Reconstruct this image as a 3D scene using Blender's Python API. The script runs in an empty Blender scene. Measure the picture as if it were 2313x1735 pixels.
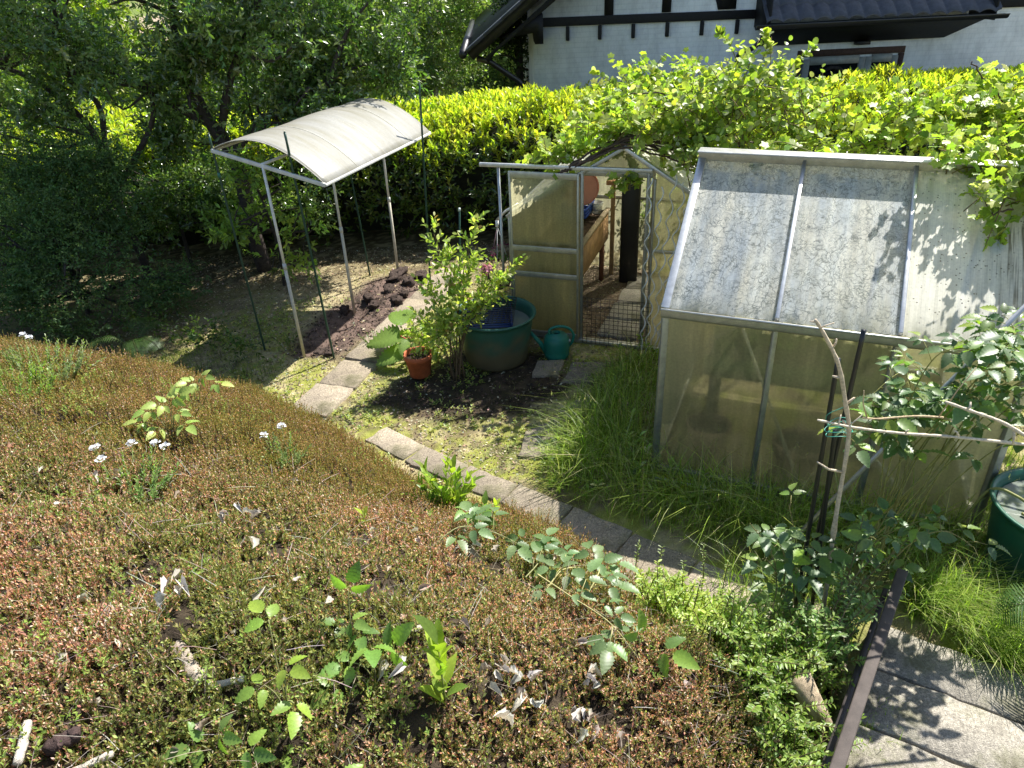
import bpy, math
import numpy as np
from mathutils import Matrix, Vector

# ------------------------------------------------------------------ scene, camera, light
S = bpy.context.scene
COL = S.collection
CAM_H = 3.3805
F_PX, PITCH, ROLL = 1643.6, 0.5292, -0.0484
def cam_basis():
    cp, sp = math.cos(PITCH), math.sin(PITCH)
    f = np.array([0, cp, -sp]); r = np.array([1, 0, 0.]); u = np.cross(r, f)
    cr, sr = math.cos(ROLL), math.sin(ROLL)
    return r*cr + u*sr, u*cr - r*sr, f
_r, _u, _f = cam_basis()
cam = bpy.data.objects.new('camera', bpy.data.cameras.new('camera'))
COL.objects.link(cam)
cam.matrix_world = Matrix(((_r[0], _u[0], -_f[0], 0), (_r[1], _u[1], -_f[1], 0), (_r[2], _u[2], -_f[2], CAM_H), (0, 0, 0, 1)))
cam.data.sensor_width = 36.0
cam.data.lens = 36.0*F_PX/2313.0
cam.data.clip_start = 0.05
cam.data.clip_end = 1200
S.camera = cam

SUN = np.array([1.14, 1.05, 2.06]); SUN /= np.linalg.norm(SUN)
SUN_EL = math.asin(SUN[2]); SUN_AZ = math.atan2(SUN[0], SUN[1])
w = bpy.data.worlds.new('World'); S.world = w; w.use_nodes = True
nt = w.node_tree; nt.nodes.clear()
sky = nt.nodes.new('ShaderNodeTexSky'); sky.sky_type = 'NISHITA'; sky.sun_disc = False
sky.sun_elevation = SUN_EL; sky.sun_rotation = SUN_AZ
bg = nt.nodes.new('ShaderNodeBackground'); bg.inputs[1].default_value = 0.095
ow = nt.nodes.new('ShaderNodeOutputWorld')
nt.links.new(sky.outputs[0], bg.inputs[0]); nt.links.new(bg.outputs[0], ow.inputs[0])
sl = bpy.data.lights.new('sun', 'SUN'); sl.energy = 4.9; sl.angle = math.radians(0.53); sl.color = (1, 0.965, 0.91)
so = bpy.data.objects.new('sun', sl); COL.objects.link(so)
so.rotation_euler = Vector(SUN).to_track_quat('Z', 'Y').to_euler(); so.location = (6, 6, 12)
S.view_settings.view_transform = 'Standard'; S.view_settings.look = 'None'
S.view_settings.exposure = 1.24; S.view_settings.gamma = 1
S.cycles.max_bounces = 7; S.cycles.diffuse_bounces = 3; S.cycles.glossy_bounces = 3
S.cycles.transmission_bounces = 6; S.cycles.transparent_max_bounces = 16
S.cycles.sample_clamp_indirect = 6

# ------------------------------------------------------------------ helpers
RNG = np.random.default_rng(11)
Z = np.array([0, 0, 1.])
def V(*a): return np.array(a, float)
def nrm(a): return a/np.maximum(np.linalg.norm(a, axis=-1, keepdims=True), 1e-9)
ORG = {}

class Geo:
    """Collects vertices, faces and colours and links them as ONE mesh object."""
    def __init__(s): s.v, s.f, s.c, s.n = [], [], [], 0
    def add(s, v, faces, c=(.5, .5, .5)):
        v = np.asarray(v, float).reshape(-1, 3)
        for f in faces:
            f = np.asarray(f, np.int64)
            if f.ndim == 1: f = f[None]
            if len(f): s.f.append(f + s.n)
        s.v.append(v); c = np.asarray(c, float)
        s.c.append(np.broadcast_to(c, (len(v), 3)) if c.ndim == 1 else c)
        s.n += len(v); return s
    def box(s, p, size, ax=(1, 0, 0), up=(0, 0, 1), c=(.5, .5, .5)):
        """box centred at p, size (along ax, across, along up)"""
        a = nrm(V(*ax)); u = nrm(V(*up)); b = nrm(np.cross(u, a)); u = np.cross(a, b)
        p = V(*p); h = V(*size)/2
        v = [p + a*h[0]*i + b*h[1]*j + u*h[2]*k for k in (-1, 1) for j in (-1, 1) for i in (-1, 1)]
        return s.add(v, [[0, 2, 3, 1], [4, 5, 7, 6], [0, 1, 5, 4], [2, 6, 7, 3], [0, 4, 6, 2], [1, 3, 7, 5]], c)
    def beam(s, p, q, w, h, up=(0, 0, 1), c=(.5, .5, .5)):
        p = V(*p); q = V(*q); d = q - p
        if abs(nrm(d) @ nrm(V(*up))) > .99: up = (0, 1, 0)
        return s.box((p + q)/2, (np.linalg.norm(d), w, h), d, up, c)
    def tube(s, pts, r, k=8, c=(.5, .5, .5), cap=True):
        pts = np.asarray(pts, float); n = len(pts)
        r = np.broadcast_to(np.asarray(r, float), (n,))
        t = nrm(np.gradient(pts, axis=0))
        ref = V(0, 0, 1) if abs(t[0, 2]) < .9 else V(1, 0, 0)
        vs = []
        b = nrm(np.cross(t[0], ref))
        for i in range(n):
            b = nrm(b - t[i]*(b @ t[i])); d = np.cross(t[i], b)
            a = np.arange(k)*2*np.pi/k
            vs.append(pts[i] + r[i]*(np.cos(a)[:, None]*b + np.sin(a)[:, None]*d))
        fs = []
        for i in range(n - 1):
            j = np.arange(k); j2 = (j + 1) % k
            fs.append(np.stack([i*k + j, i*k + j2, (i + 1)*k + j2, (i + 1)*k + j], -1))
        f = [np.concatenate(fs)]
        if cap: f += [np.arange(k)[::-1][None], ((n - 1)*k + np.arange(k))[None]]
        return s.add(np.concatenate(vs), f, c)
    def lathe(s, prof, centre, k=40, c=(.5, .5, .5), close=False):
        prof = np.asarray(prof, float); n = len(prof); a = np.arange(k)*2*np.pi/k
        v = np.stack([prof[:, 0, None]*np.cos(a), prof[:, 0, None]*np.sin(a), np.repeat(prof[:, 1, None], k, 1)], -1).reshape(-1, 3) + V(*centre)
        fs = []
        for i in range(n - 1):
            j = np.arange(k); j2 = (j + 1) % k
            fs.append(np.stack([i*k + j, i*k + j2, (i + 1)*k + j2, (i + 1)*k + j], -1))
        f = [np.concatenate(fs)]
        if close: f += [np.arange(k)[::-1][None], ((n - 1)*k + np.arange(k))[None]]
        return s.add(v, f, c)
    def poly(s, pts, thick, nvec, c=(.5, .5, .5)):
        """flat polygon extruded by thick along nvec"""
        pts = np.asarray(pts, float); n = len(pts); o = V(*nvec)*thick
        v = np.concatenate([pts, pts + o]); i = np.arange(n); j = (i + 1) % n
        return s.add(v, [i[::-1][None], (i + n)[None], np.stack([i, j, j + n, i + n], -1)], c)
    def leaves(s, T, P, D, N, size, C):
        tv, tf = T; D = nrm(D); N = nrm(N - D*np.sum(N*D, -1, keepdims=True)); B = np.cross(N, D)
        size = np.asarray(size, float)
        if size.ndim == 0: size = np.full(len(P), float(size))
        L = size[:, None, None]
        v = P[:, None] + L*(tv[None, :, 0:1]*D[:, None] + tv[None, :, 1:2]*B[:, None] + tv[None, :, 2:3]*N[:, None])
        k = len(tv); off = (np.arange(len(P))*k)[:, None]
        fs = []
        for f in tf:
            f = np.asarray(f); fs.append((off[:, :, None] + f[None]).reshape(-1, f.shape[1]))
        return s.add(v.reshape(-1, 3), fs, np.repeat(C, k, 0))
    def build(s, name, m, parent=None, smooth=False, loc=None, bevel=0):
        v = np.concatenate(s.v); c = np.concatenate(s.c)
        o3 = ORG[parent.name] if parent is not None else (V(*loc) if loc is not None else V(0, 0, 0))
        me = bpy.data.meshes.new(name)
        me.vertices.add(len(v)); me.vertices.foreach_set('co', (v - o3).astype(np.float32).ravel())
        starts, loops, t = [], [], 0
        for f in s.f:
            starts.append(t + np.arange(len(f))*f.shape[1]); loops.append(f.ravel()); t += f.size
        me.loops.add(t); me.loops.foreach_set('vertex_index', np.concatenate(loops).astype(np.int32))
        st = np.concatenate(starts).astype(np.int32)
        me.polygons.add(len(st)); me.polygons.foreach_set('loop_start', st)
        if smooth: me.polygons.foreach_set('use_smooth', np.ones(len(st), bool))
        me.update(calc_edges=True)
        at = me.color_attributes.new('Col', 'FLOAT_COLOR', 'POINT')
        at.data.foreach_set('color', np.concatenate([c, np.ones((len(c), 1))], 1).astype(np.float32).ravel())
        me.materials.append(m)
        ob = bpy.data.objects.new(name, me); COL.objects.link(ob)
        if parent is not None: ob.parent = parent
        else: ob.location = o3
        ORG[ob.name] = o3
        if bevel:
            b = ob.modifiers.new('bevel', 'BEVEL'); b.width = bevel; b.segments = 2; b.limit_method = 'ANGLE'
        return ob

def tag(o, label, cat, group=None):
    o['label'] = label; o['category'] = cat
    if group: o['group'] = group
    return o
def thing(name, label, cat, loc, group=None):
    o = bpy.data.objects.new(name, None); COL.objects.link(o); o.location = loc; o.empty_display_size = .1
    ORG[o.name] = V(*loc); return tag(o, label, cat, group)
def kind(o, k): o['kind'] = k; return o

def vnoise(x, y, seed=0):
    x = np.asarray(x, float); y = np.asarray(y, float)
    xi = np.floor(x).astype(np.int64); yi = np.floor(y).astype(np.int64)
    def h(a, b):
        n = (a*374761393 + b*668265263 + seed*1442695041) & 0x7fffffff
        n = ((n ^ (n >> 13))*1274126177) & 0x7fffffff
        return ((n ^ (n >> 16)) & 0xffff)/65535.
    fx = x - xi; fy = y - yi; fx = fx*fx*(3 - 2*fx); fy = fy*fy*(3 - 2*fy)
    return (h(xi, yi)*(1 - fx) + h(xi + 1, yi)*fx)*(1 - fy) + (h(xi, yi + 1)*(1 - fx) + h(xi + 1, yi + 1)*fx)*fy
def fbm(x, y, seed=0, o=3):
    s = 0; a = .5; t = 0
    for i in range(o):
        s = s + a*vnoise(np.asarray(x)*2**i, np.asarray(y)*2**i, seed + i); t += a; a *= .5
    return s/t
def sst(a, b, x):
    t = np.clip((np.asarray(x, float) - a)/(b - a), 0, 1); return t*t*(3 - 2*t)
# foot of the planted bank, as seen from above
BASE = np.array([(-14, 8.6), (-5.48, 6.92), (-4.29, 6.5), (-3.57, 6.24), (-2.94, 6.0), (-2.39, 5.8), (-2.0, 5.55), (-1.75, 5.3), (-1.4, 5.02), (-1.2, 4.84),
                 (-.92, 4.53), (-.6, 4.2), (-.24, 4.0), (.08, 3.86), (.42, 3.62), (.62, 3.36), (.9, 3.04), (1.3, 2.74), (1.72, 2.56), (1.6, 2.3), (1.35, 1.86), (1.1, 1.4), (.9, .8), (.8, -3)], float)
def sdist(x, y):
    x = np.asarray(x, float); y = np.asarray(y, float)
    best = np.full(x.shape, 1e9); sg = np.ones(x.shape)
    for a, b in zip(BASE[:-1], BASE[1:]):
        d = b - a; L = d @ d
        t = np.clip(((x - a[0])*d[0] + (y - a[1])*d[1])/L, 0, 1)
        r = np.hypot(x - a[0] - t*d[0], y - a[1] - t*d[1])
        cr = d[0]*(y - a[1]) - d[1]*(x - a[0])
        m = r < best - 1e-9
        best = np.where(m, r, best); sg = np.where(m, np.where(cr < 0, 1, -1), sg)
    sg = np.where(inpoly(x, y, np.concatenate([BASE, [(-14, -3)]])), 1, -1)
    return best*sg
def height(x, y):
    x = np.asarray(x, float); y = np.asarray(y, float)
    d = np.maximum(sdist(x, y), 0)
    z = 1.72*(1 - np.exp(-.62*d/1.72*1.45))*1.06
    z = np.minimum(z, 1.72)
    z = z + (fbm(x*1.6, y*1.6, 5) - .5)*.22*sst(.1, .8, d)
    z = z + (fbm(x*3, y*3, 9) - .5)*.03*(1 - sst(0, .3, d))
    z = z - .6*sst(11.2, 13.2, y) - .4*sst(18, 40, y)
    # dug trench and spoil under the canopy
    u = (x + 2.02)*.324 + (y - 6.6)*.946; t = (x + 2.02)*.946 - (y - 6.6)*.324
    z = z - .10*np.exp(-((t + .02)/.14)**2)*sst(-.1, .2, u)*(1 - sst(1.0, 1.4, u))
    z = z + .06*np.exp(-((t - .24)/.16)**2)*sst(-.2, .3, u)*(1 - sst(1.9, 2.3, u))*(.6 + .8*vnoise(x*9, y*9, 3))
    return z
def inpoly(x, y, p):
    p = np.asarray(p); x = np.asarray(x); y = np.asarray(y); r = np.zeros(x.shape, bool); j = len(p) - 1
    for i in range(len(p)):
        c = (p[i, 1] > y) != (p[j, 1] > y)
        xx = (p[j, 0] - p[i, 0])*(y - p[i, 1])/((p[j, 1] - p[i, 1]) or 1e-9) + p[i, 0]
        r ^= c & (x < xx); j = i
    return r
def polydist(x, y, p):
    p = np.asarray(p, float); x = np.asarray(x, float); y = np.asarray(y, float); best = np.full(x.shape, 1e9)
    for a, b in zip(p, np.roll(p, -1, 0)):
        d = b - a; L = d @ d + 1e-12
        t = np.clip(((x - a[0])*d[0] + (y - a[1])*d[1])/L, 0, 1)
        best = np.minimum(best, np.hypot(x - a[0] - t*d[0], y - a[1] - t*d[1]))
    return np.where(inpoly(x, y, p), -best, best)

# leaf templates: x along the leaf, y across, z along its face
def T_simple(w=.22, fold=.05, tip=-.08):
    return np.array([[0, 0, 0], [.5, w, fold], [1, 0, tip], [.5, -w, fold]]), [[[0, 1, 2], [0, 2, 3]]]
def T_fold(w=.2, fold=.07, curl=-.1):
    v = [[0, 0, 0], [.3, w*.85, fold], [.33, 0, 0], [.3, -w*.85, fold], [.65, w*.9, fold + curl*.3], [.68, 0, curl*.35], [.65, -w*.9, fold + curl*.3], [1, 0, curl]]
    return np.array(v), [[[0, 2, 1], [0, 3, 2], [4, 5, 7], [5, 6, 7]], [[1, 2, 5, 4], [2, 3, 6, 5]]]
def T_fine(w=.3, n=9, serr=.12, fold=.12, curl=-.25, base=.6, crinkle=0):
    v, q = [], []
    for i in range(n + 1):
        t = i/n
        ww = w*(math.sin(math.pi*min(1, t**base)))**.8 if 0 < t < 1 else 0
        ww *= 1 + serr*(1 if i % 2 else -1)
        z = curl*t*t + crinkle*(1 if i % 2 else -1)
        v += [[t, ww, z + fold*ww/w*.6], [t, 0, z], [t, -ww, z + fold*ww/w*.6]]
    for i in range(n):
        a = i*3; q += [[a, a + 1, a + 4, a + 3], [a + 1, a + 2, a + 5, a + 4]]
    return np.array(v), [q]
def T_wavy(w=.45, n=18):
    v, q = [], []
    for i in range(n + 1):
        t = i/n; ww = w*math.sin(math.pi*min(1, t**.55))**.6 if 0 < t < 1 else 0
        s = (-1)**i
        for k, e in enumerate((1, .55, 0, -.55, -1)):
            v.append([t + .02*s*abs(e), ww*e*(1 + .07*s*(abs(e) == 1)), -.3*t*t + .10*abs(e) - .16*e*e*t + (.045*s if abs(e) == 1 else .02*(-s) if e else -.02)])
    for i in range(n):
        for k in range(4): a = i*5 + k; q.append([a, a + 1, a + 6, a + 5])
    return np.array(v), [q]
def T_lobed(n=5, deep=.35, cup=.12):
    v = [[.12, 0, 0]]; k = n*4
    for i in range(k + 1):
        a = -2.75 + 5.5*i/k
        ph = (i % 4)/4.
        r = (.62 + .38*math.cos(a*.5))*(1 - deep*(1 - math.sin(ph*math.pi))**.8)*(.95 if i % 2 else 1)*.6
        v.append([.28 + r*math.cos(a), r*math.sin(a), -cup*r*r*2 + .05*(i % 2)])
    return np.array(v), [[[0, i + 1, i + 2] for i in range(k)]]
def T_round(cup=.1):
    v = [[0, 0, 0], [.45, 0, -.03]]; k = 9
    for i in range(k + 1):
        a = -math.pi + 2*math.pi*i/k; v.append([.5 + .5*math.cos(a), .44*math.sin(a), cup*math.sin(a)**2])
    return np.array(v), [[[1, i + 2, i + 3] for i in range(k)]]
TS, TF = T_simple(), T_fold()
TLAN = T_fold(.16, .06, -.15)

def palette(n, pal, jit=.15, rng=RNG):
    cs = np.array([p[0] for p in pal]); ws = np.array([p[1] for p in pal], float); ws /= ws.sum()
    c = cs[rng.choice(len(cs), n, p=ws)]
    return np.clip(c*(1 + rng.normal(0, jit, (n, 1)))*(1 + rng.normal(0, jit*.35, (n, 3))), .003, .95)
def perp(D, rng=RNG):
    a = rng.normal(size=D.shape); a -= D*np.sum(a*D, -1, keepdims=True); u = nrm(a); return u, np.cross(D, u)
def rdir(n, rng=RNG): return nrm(rng.normal(size=(n, 3)))
def shoots(P, Dr, L, k, ls, spread=(.6, 1.1), t0=.15, taper=.35, droop=0, rng=RNG):
    """k leaves spiralling up each shoot: positions, directions, normals, sizes, shoot index, height along shoot"""
    Dr = nrm(Dr); u, v = perp(Dr, rng); n = len(P); L = np.broadcast_to(np.asarray(L, float), (n,)); ls = np.broadcast_to(np.asarray(ls, float), (n,))
    o = []
    for i in range(k):
        t = t0 + (1 - t0)*(i + .5)/k
        az = i*2.399 + rng.normal(0, .35, n); sp = rng.uniform(*spread, n)*(1.1 - .5*t)
        rad = np.cos(az)[:, None]*u + np.sin(az)[:, None]*v
        d = np.cos(sp)[:, None]*Dr + np.sin(sp)[:, None]*rad; d[:, 2] -= droop
        nn = np.sin(sp)[:, None]*Dr - np.cos(sp)[:, None]*rad + rng.normal(0, .15, (n, 3))
        o.append((P + Dr*(L*t)[:, None], d, nn, ls*(1 - taper*t)*rng.uniform(.75, 1.2, n), np.arange(n), np.full(n, t)))
    return [np.concatenate(x) for x in zip(*o)]
def bend(p, q, sag=0., n=8, wob=0., rng=RNG):
    t = np.linspace(0, 1, n)[:, None]; P = V(*p)*(1 - t) + V(*q)*t
    P[:, 2] += sag*np.sin(np.pi*t[:, 0]); 
    if wob: P[1:-1] += rng.normal(0, wob, (n - 2, 3))
    return P
def spline(pts, n=24):
    pts = np.asarray(pts, float); m = len(pts); t = np.linspace(0, m - 1, n); i = np.clip(t.astype(int), 0, m - 2); f = (t - i)[:, None]
    g = lambda k: pts[np.clip(k, 0, m - 1)]
    a, b, c, d = g(i - 1), g(i), g(i + 1), g(i + 2)
    return .5*(2*b + (c - a)*f + (2*a - 5*b + 4*c - d)*f**2 + (3*b - a - 3*c + d)*f**3)

# ------------------------------------------------------------------ materials
def new_mat(name):
    m = bpy.data.materials.new(name); m.use_nodes = True; n = m.node_tree
    return m, n, n.nodes['Principled BSDF'], n.nodes['Material Output']
def nd(n, t, ins=None, **at):
    x = n.nodes.new(t)
    for k, v in at.items(): setattr(x, k, v)
    for k, v in (ins or {}).items():
        if isinstance(v, bpy.types.NodeSocket): n.links.new(v, x.inputs[k])
        else: x.inputs[k].default_value = v
    return x
def rgba(c): return (c[0], c[1], c[2], 1)
def mixc(n, fac, a, b, mode='MIX'):
    x = nd(n, 'ShaderNodeMix', data_type='RGBA', blend_type=mode)
    for i, v in ((0, fac), (6, a), (7, b)):
        if isinstance(v, bpy.types.NodeSocket): n.links.new(v, x.inputs[i])
        else: x.inputs[i].default_value = v if i == 0 else rgba(v)
    return x.outputs[2]
def ramp(n, fac, stops):
    x = nd(n, 'ShaderNodeValToRGB', {0: fac}); e = x.color_ramp.elements
    while len(e) < len(stops): e.new(.5)
    for i, (p, c) in enumerate(stops): e[i].position = p; e[i].color = rgba(c if not np.isscalar(c) else (c, c, c))
    return x.outputs[0]
def coords(n, scale=(1, 1, 1), what='Object'):
    t = nd(n, 'ShaderNodeTexCoord'); m = nd(n, 'ShaderNodeMapping', {0: t.outputs[what], 3: scale}); return m.outputs[0]
def noise(n, vec, scale, detail=4, rough=.6):
    return nd(n, 'ShaderNodeTexNoise', {'Vector': vec, 'Scale': scale, 'Detail': detail, 'Roughness': rough}).outputs[0]
def bump(n, b, h, strength=.3, dist=.01):
    x = nd(n, 'ShaderNodeBump', {'Height': h, 'Strength': strength, 'Distance': dist}); n.links.new(x.outputs[0], b.inputs['Normal']); return x

def leaf_mat(name, tr=.4, rough=.42, spec=.45, tint=(1.35, 1.7, .55)):
    m, n, b, o = new_mat(name)
    a = nd(n, 'ShaderNodeAttribute', attribute_name='Col').outputs[0]
    nz = noise(n, coords(n), 90, 2)
    c = mixc(n, 1.0, a, ramp(n, nz, [(.3, .82), (.7, 1.12)]), 'MULTIPLY')
    n.links.new(c, b.inputs['Base Color']); b.inputs['Roughness'].default_value = rough; b.inputs['Specular IOR Level'].default_value = spec
    t = nd(n, 'ShaderNodeBsdfTranslucent', {0: mixc(n, 1.0, c, tint, 'MULTIPLY')})
    x = nd(n, 'ShaderNodeMixShader', {0: tr, 1: b.outputs[0], 2: t.outputs[0]}); n.links.new(x.outputs[0], o.inputs[0]); return m
def col_mat(name, rough=.8, nscale=40, amt=.25, bmp=.2, bd=.004, spec=.3, metal=0., fine=300):
    """colour from the mesh's Col attribute, broken up by noise"""
    m, n, b, o = new_mat(name)
    a = nd(n, 'ShaderNodeAttribute', attribute_name='Col').outputs[0]; co = coords(n)
    n1 = noise(n, co, nscale, 5); n2 = noise(n, co, fine, 3)
    c = mixc(n, 1., a, ramp(n, n1, [(.3, 1 - amt), (.7, 1 + amt)]), 'MULTIPLY')
    c = mixc(n, 1., c, ramp(n, n2, [(.3, 1 - amt*.7), (.7, 1 + amt*.7)]), 'MULTIPLY')
    n.links.new(c, b.inputs['Base Color']); b.inputs['Roughness'].default_value = rough
    b.inputs['Specular IOR Level'].default_value = spec; b.inputs['Metallic'].default_value = metal
    s = nd(n, 'ShaderNodeMath', {0: n1, 1: n2}, operation='ADD'); bump(n, b, s.outputs[0], bmp, bd); return m
M = {}
M['leaf'] = leaf_mat('leaf', .42, .42, .5)
M['leaf_thin'] = leaf_mat('thin_leaf', .5, .40, .45, (1.45, 1.62, .6))
M['leaf_gloss'] = leaf_mat('glossy_leaf', .44, .26, 1.0)
M['dry'] = leaf_mat('dry_leaf', .3, .7, .2, (1, .92, .8))
M['leaf_dull'] = leaf_mat('dull_leaf', .35, .6, .25)
M['heath'] = leaf_mat('heath', .4, .75, .15, (1.35, 1.15, .7))
M['grass'] = leaf_mat('grass', .5, .38, .5, (1.2, 1.45, .6))
M['bark'] = col_mat('bark', .9, 25, .4, .8, .01)
M['twig'] = col_mat('twig', .75, 60, .3, .3, .003)
M['ground'] = col_mat('ground', .95, 14, .22, .9, .02, .1, fine=110)
def stone_mat():
    m, n, b, o = new_mat('stone'); a = nd(n, 'ShaderNodeAttribute', attribute_name='Col').outputs[0]; co = coords(n, (1, 1, 1))
    n1 = noise(n, co, 6, 6, .65); n2 = noise(n, co, 170, 3); n3 = noise(n, co, 3.1, 4, .7)
    c = mixc(n, 1., a, ramp(n, n1, [(.3, .66), (.7, 1.2)]), 'MULTIPLY'); c = mixc(n, 1., c, ramp(n, n2, [(.3, .55), (.7, 1.35)]), 'MULTIPLY')
    n4 = noise(n, co, 60, 3, .7); c = mixc(n, 1., c, ramp(n, n4, [(.35, .7), (.65, 1.2)]), 'MULTIPLY')
    c = mixc(n, ramp(n, n3, [(.50, 0), (.66, .7)]), c, (.10, .105, .04)); c = mixc(n, ramp(n, noise(n, co, 1.7, 5, .7), [(.55, 0), (.7, .6)]), c, (.075, .06, .045))
    n.links.new(c, b.inputs['Base Color']); b.inputs['Roughness'].default_value = .92; b.inputs['Specular IOR Level'].default_value = .2
    s = nd(n, 'ShaderNodeMath', {0: n4, 1: n2}, operation='ADD'); bump(n, b, s.outputs[0], .9, .008); return m
M['stone'] = stone_mat()
M['soil'] = col_mat('soil', .97, 30, .45, 1., .015, .1, fine=140)
M['wood'] = col_mat('wood', .75, 12, .25, .3, .003)
M['plastic'] = col_mat('plastic', .42, 6, .12, .05, .002, .4)
M['metal'] = col_mat('weathered_metal', .42, 18, .18, .12, .002, .5, .75)
M['paint'] = col_mat('paint', .5, 14, .18, .15, .002, .4)
M['stake'] = col_mat('coated_tube', .4, 40, .2, .2, .002, .5)
M['clay'] = col_mat('clay', .8, 20, .22, .2, .003, .25)
M['flower'] = leaf_mat('petal', .4, .6, .2, (1, 1, 1))

def panel_mat(name, base, base2, veins=0., streaks=0., dots=0., clear=.2, trans=.45, blur=.3, ttint=(.8, .74, .5), grain=.28, run=.55):
    """weathered twin-wall sheet: part see-through, part milky, with algae and dirt on it. UV-free: object space of its greenhouse"""
    m, n, b, o = new_mat(name)
    a = nd(n, 'ShaderNodeAttribute', attribute_name='Col').outputs[0]     # panel space: x across, y up, z panel number
    sx = nd(n, 'ShaderNodeSeparateXYZ', {0: a})
    p = nd(n, 'ShaderNodeCombineXYZ', {0: sx.outputs[0], 1: sx.outputs[1], 2: sx.outputs[2]}).outputs[0]
    sc = lambda s: nd(n, 'ShaderNodeMapping', {0: p, 3: s}).outputs[0]
    n1 = noise(n, sc((2.2, .42, 3)), 2.6, 5, .65)
    c = mixc(n, ramp(n, n1, [(.38, 0), (.62, 1)]), base, base2)
    fine = noise(n, sc((60, 60, 1)), 1, 3)
    c = mixc(n, 1., c, ramp(n, fine, [(.3, 1 - grain), (.7, 1 + grain*.6)]), 'MULTIPLY')
    ribs = nd(n, 'ShaderNodeTexWave', {'Vector': sc((1, 0, 0)), 'Scale': 26, 'Distortion': .4, 'Detail': 1}).outputs[1]
    c = mixc(n, .12, c, ramp(n, ribs, [(0, .55), (1, 1.0)]), 'MULTIPLY')
    st0 = noise(n, sc((16, .9, 1)), 1, 4, .7)
    c = mixc(n, run, c, mixc(n, 1., c, ramp(n, st0, [(.35, .55), (.65, 1.15)]), 'MULTIPLY'))
    alg = nd(n, 'ShaderNodeMath', {0: ramp(n, sx.outputs[1], [(0, .9), (.10, .35), (.30, 0)]), 1: ramp(n, noise(n, sc((9, 4, 1)), 1, 4), [(.35, .1), (.65, 1)])}, operation='MULTIPLY').outputs[0]
    c = mixc(n, alg, c, (.085, .09, .035))
    if veins:
        w = nd(n, 'ShaderNodeTexNoise', {'Vector': sc((1, 1, 1)), 'Scale': 9, 'Detail': 4}).outputs[1]
        pw = nd(n, 'ShaderNodeVectorMath', {0: p, 1: nd(n, 'ShaderNodeVectorMath', {0: w, 'Scale': .26}, operation='SCALE').outputs[0]}, operation='ADD').outputs[0]
        for s, wd, k in ((15, .07, 1), (31, .10, .8)):
            ed = nd(n, 'ShaderNodeTexVoronoi', {'Vector': nd(n, 'ShaderNodeMapping', {0: pw, 3: (1.15, .55, 1)}).outputs[0], 'Scale': s}, feature='DISTANCE_TO_EDGE').outputs[0]
            msk = ramp(n, noise(n, sc((1, 1, 2)), 5 + s*.2, 3), [(.36, 0), (.54, 1)])
            f = nd(n, 'ShaderNodeMath', {0: ramp(n, ed, [(0, 1), (wd, 0)]), 1: msk}, operation='MULTIPLY').outputs[0]
            f = nd(n, 'ShaderNodeMath', {0: f, 1: veins*k}, operation='MULTIPLY').outputs[0]
            c = mixc(n, f, c, (.09, .115, .12))
    if streaks:
        st = noise(n, sc((55, 1.6, 1)), 1, 3, .7)
        hi = nd(n, 'ShaderNodeMath', {0: sx.outputs[0], 1: noise(n, sc((1, 1, 1)), 4, 3)}, operation='MULTIPLY').outputs[0]
        f = nd(n, 'ShaderNodeMath', {0: ramp(n, st, [(.5, 0), (.62, 1)]), 1: ramp(n, hi, [(.18, 0), (.34, streaks)])}, operation='MULTIPLY').outputs[0]
        c = mixc(n, f, c, (.05, .055, .045))
    if dots:
        vo = nd(n, 'ShaderNodeTexVoronoi', {'Vector': p, 'Scale': 38}).outputs[0]
        rn = ramp(n, noise(n, sc((1, 1, 1)), 11, 2), [(.45, 0), (.55, 1)])
        f = nd(n, 'ShaderNodeMath', {0: ramp(n, vo, [(.16, 1), (.22, 0)]), 1: rn}, operation='MULTIPLY').outputs[0]
        c = mixc(n, nd(n, 'ShaderNodeMath', {0: f, 1: dots}, operation='MULTIPLY').outputs[0], c, (.06, .055, .04))
    n.links.new(c, b.inputs['Base Color']); b.inputs['Roughness'].default_value = .38; b.inputs['Specular IOR Level'].default_value = .45
    bump(n, b, ribs, .08, .003)
    tl = nd(n, 'ShaderNodeBsdfTranslucent', {0: mixc(n, 1., c, (ttint[0]*1.5, ttint[1]*1.5, ttint[2]*1.5), 'MULTIPLY')})
    x = nd(n, 'ShaderNodeMixShader', {0: trans, 1: b.outputs[0], 2: tl.outputs[0]})
    rf = nd(n, 'ShaderNodeBsdfRefraction', {0: rgba(ttint), 'Roughness': blur, 'IOR': 1.03})
    tp = nd(n, 'ShaderNodeBsdfTransparent', {0: rgba(ttint)})
    see = nd(n, 'ShaderNodeMixShader', {0: .42, 1: rf.outputs[0], 2: tp.outputs[0]})
    x2 = nd(n, 'ShaderNodeMixShader', {0: clear, 1: x.outputs[0], 2: see.outputs[0]})
    n.links.new(x2.outputs[0], o.inputs[0]); return m
M['roof_panel'] = panel_mat('roof_panel', (.70, .69, .60), (.48, .535, .57), veins=.9, grain=.13, clear=.12, trans=.34, ttint=(.9, .87, .72))
M['roof_panel_clean'] = panel_mat('streaked_roof_panel', (.80, .77, .65), (.66, .66, .56), streaks=.9, dots=.9, grain=.12, clear=.14, trans=.22, ttint=(.9, .87, .7))
M['wall_panel'] = panel_mat('wall_panel', (.47, .44, .31), (.36, .355, .24), clear=.46, trans=.68, blur=.36, ttint=(.89, .89, .81))
M['door_panel'] = panel_mat('door_panel', (.58, .55, .38), (.46, .46, .31), clear=.38, trans=.76, blur=.3, ttint=(.92, .90, .79))
M['canopy'] = panel_mat('canopy_sheet', (.40, .395, .365), (.32, .305, .245), clear=.03, trans=.25, ttint=(.8, .77, .66), grain=.10, run=.14)
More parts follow.
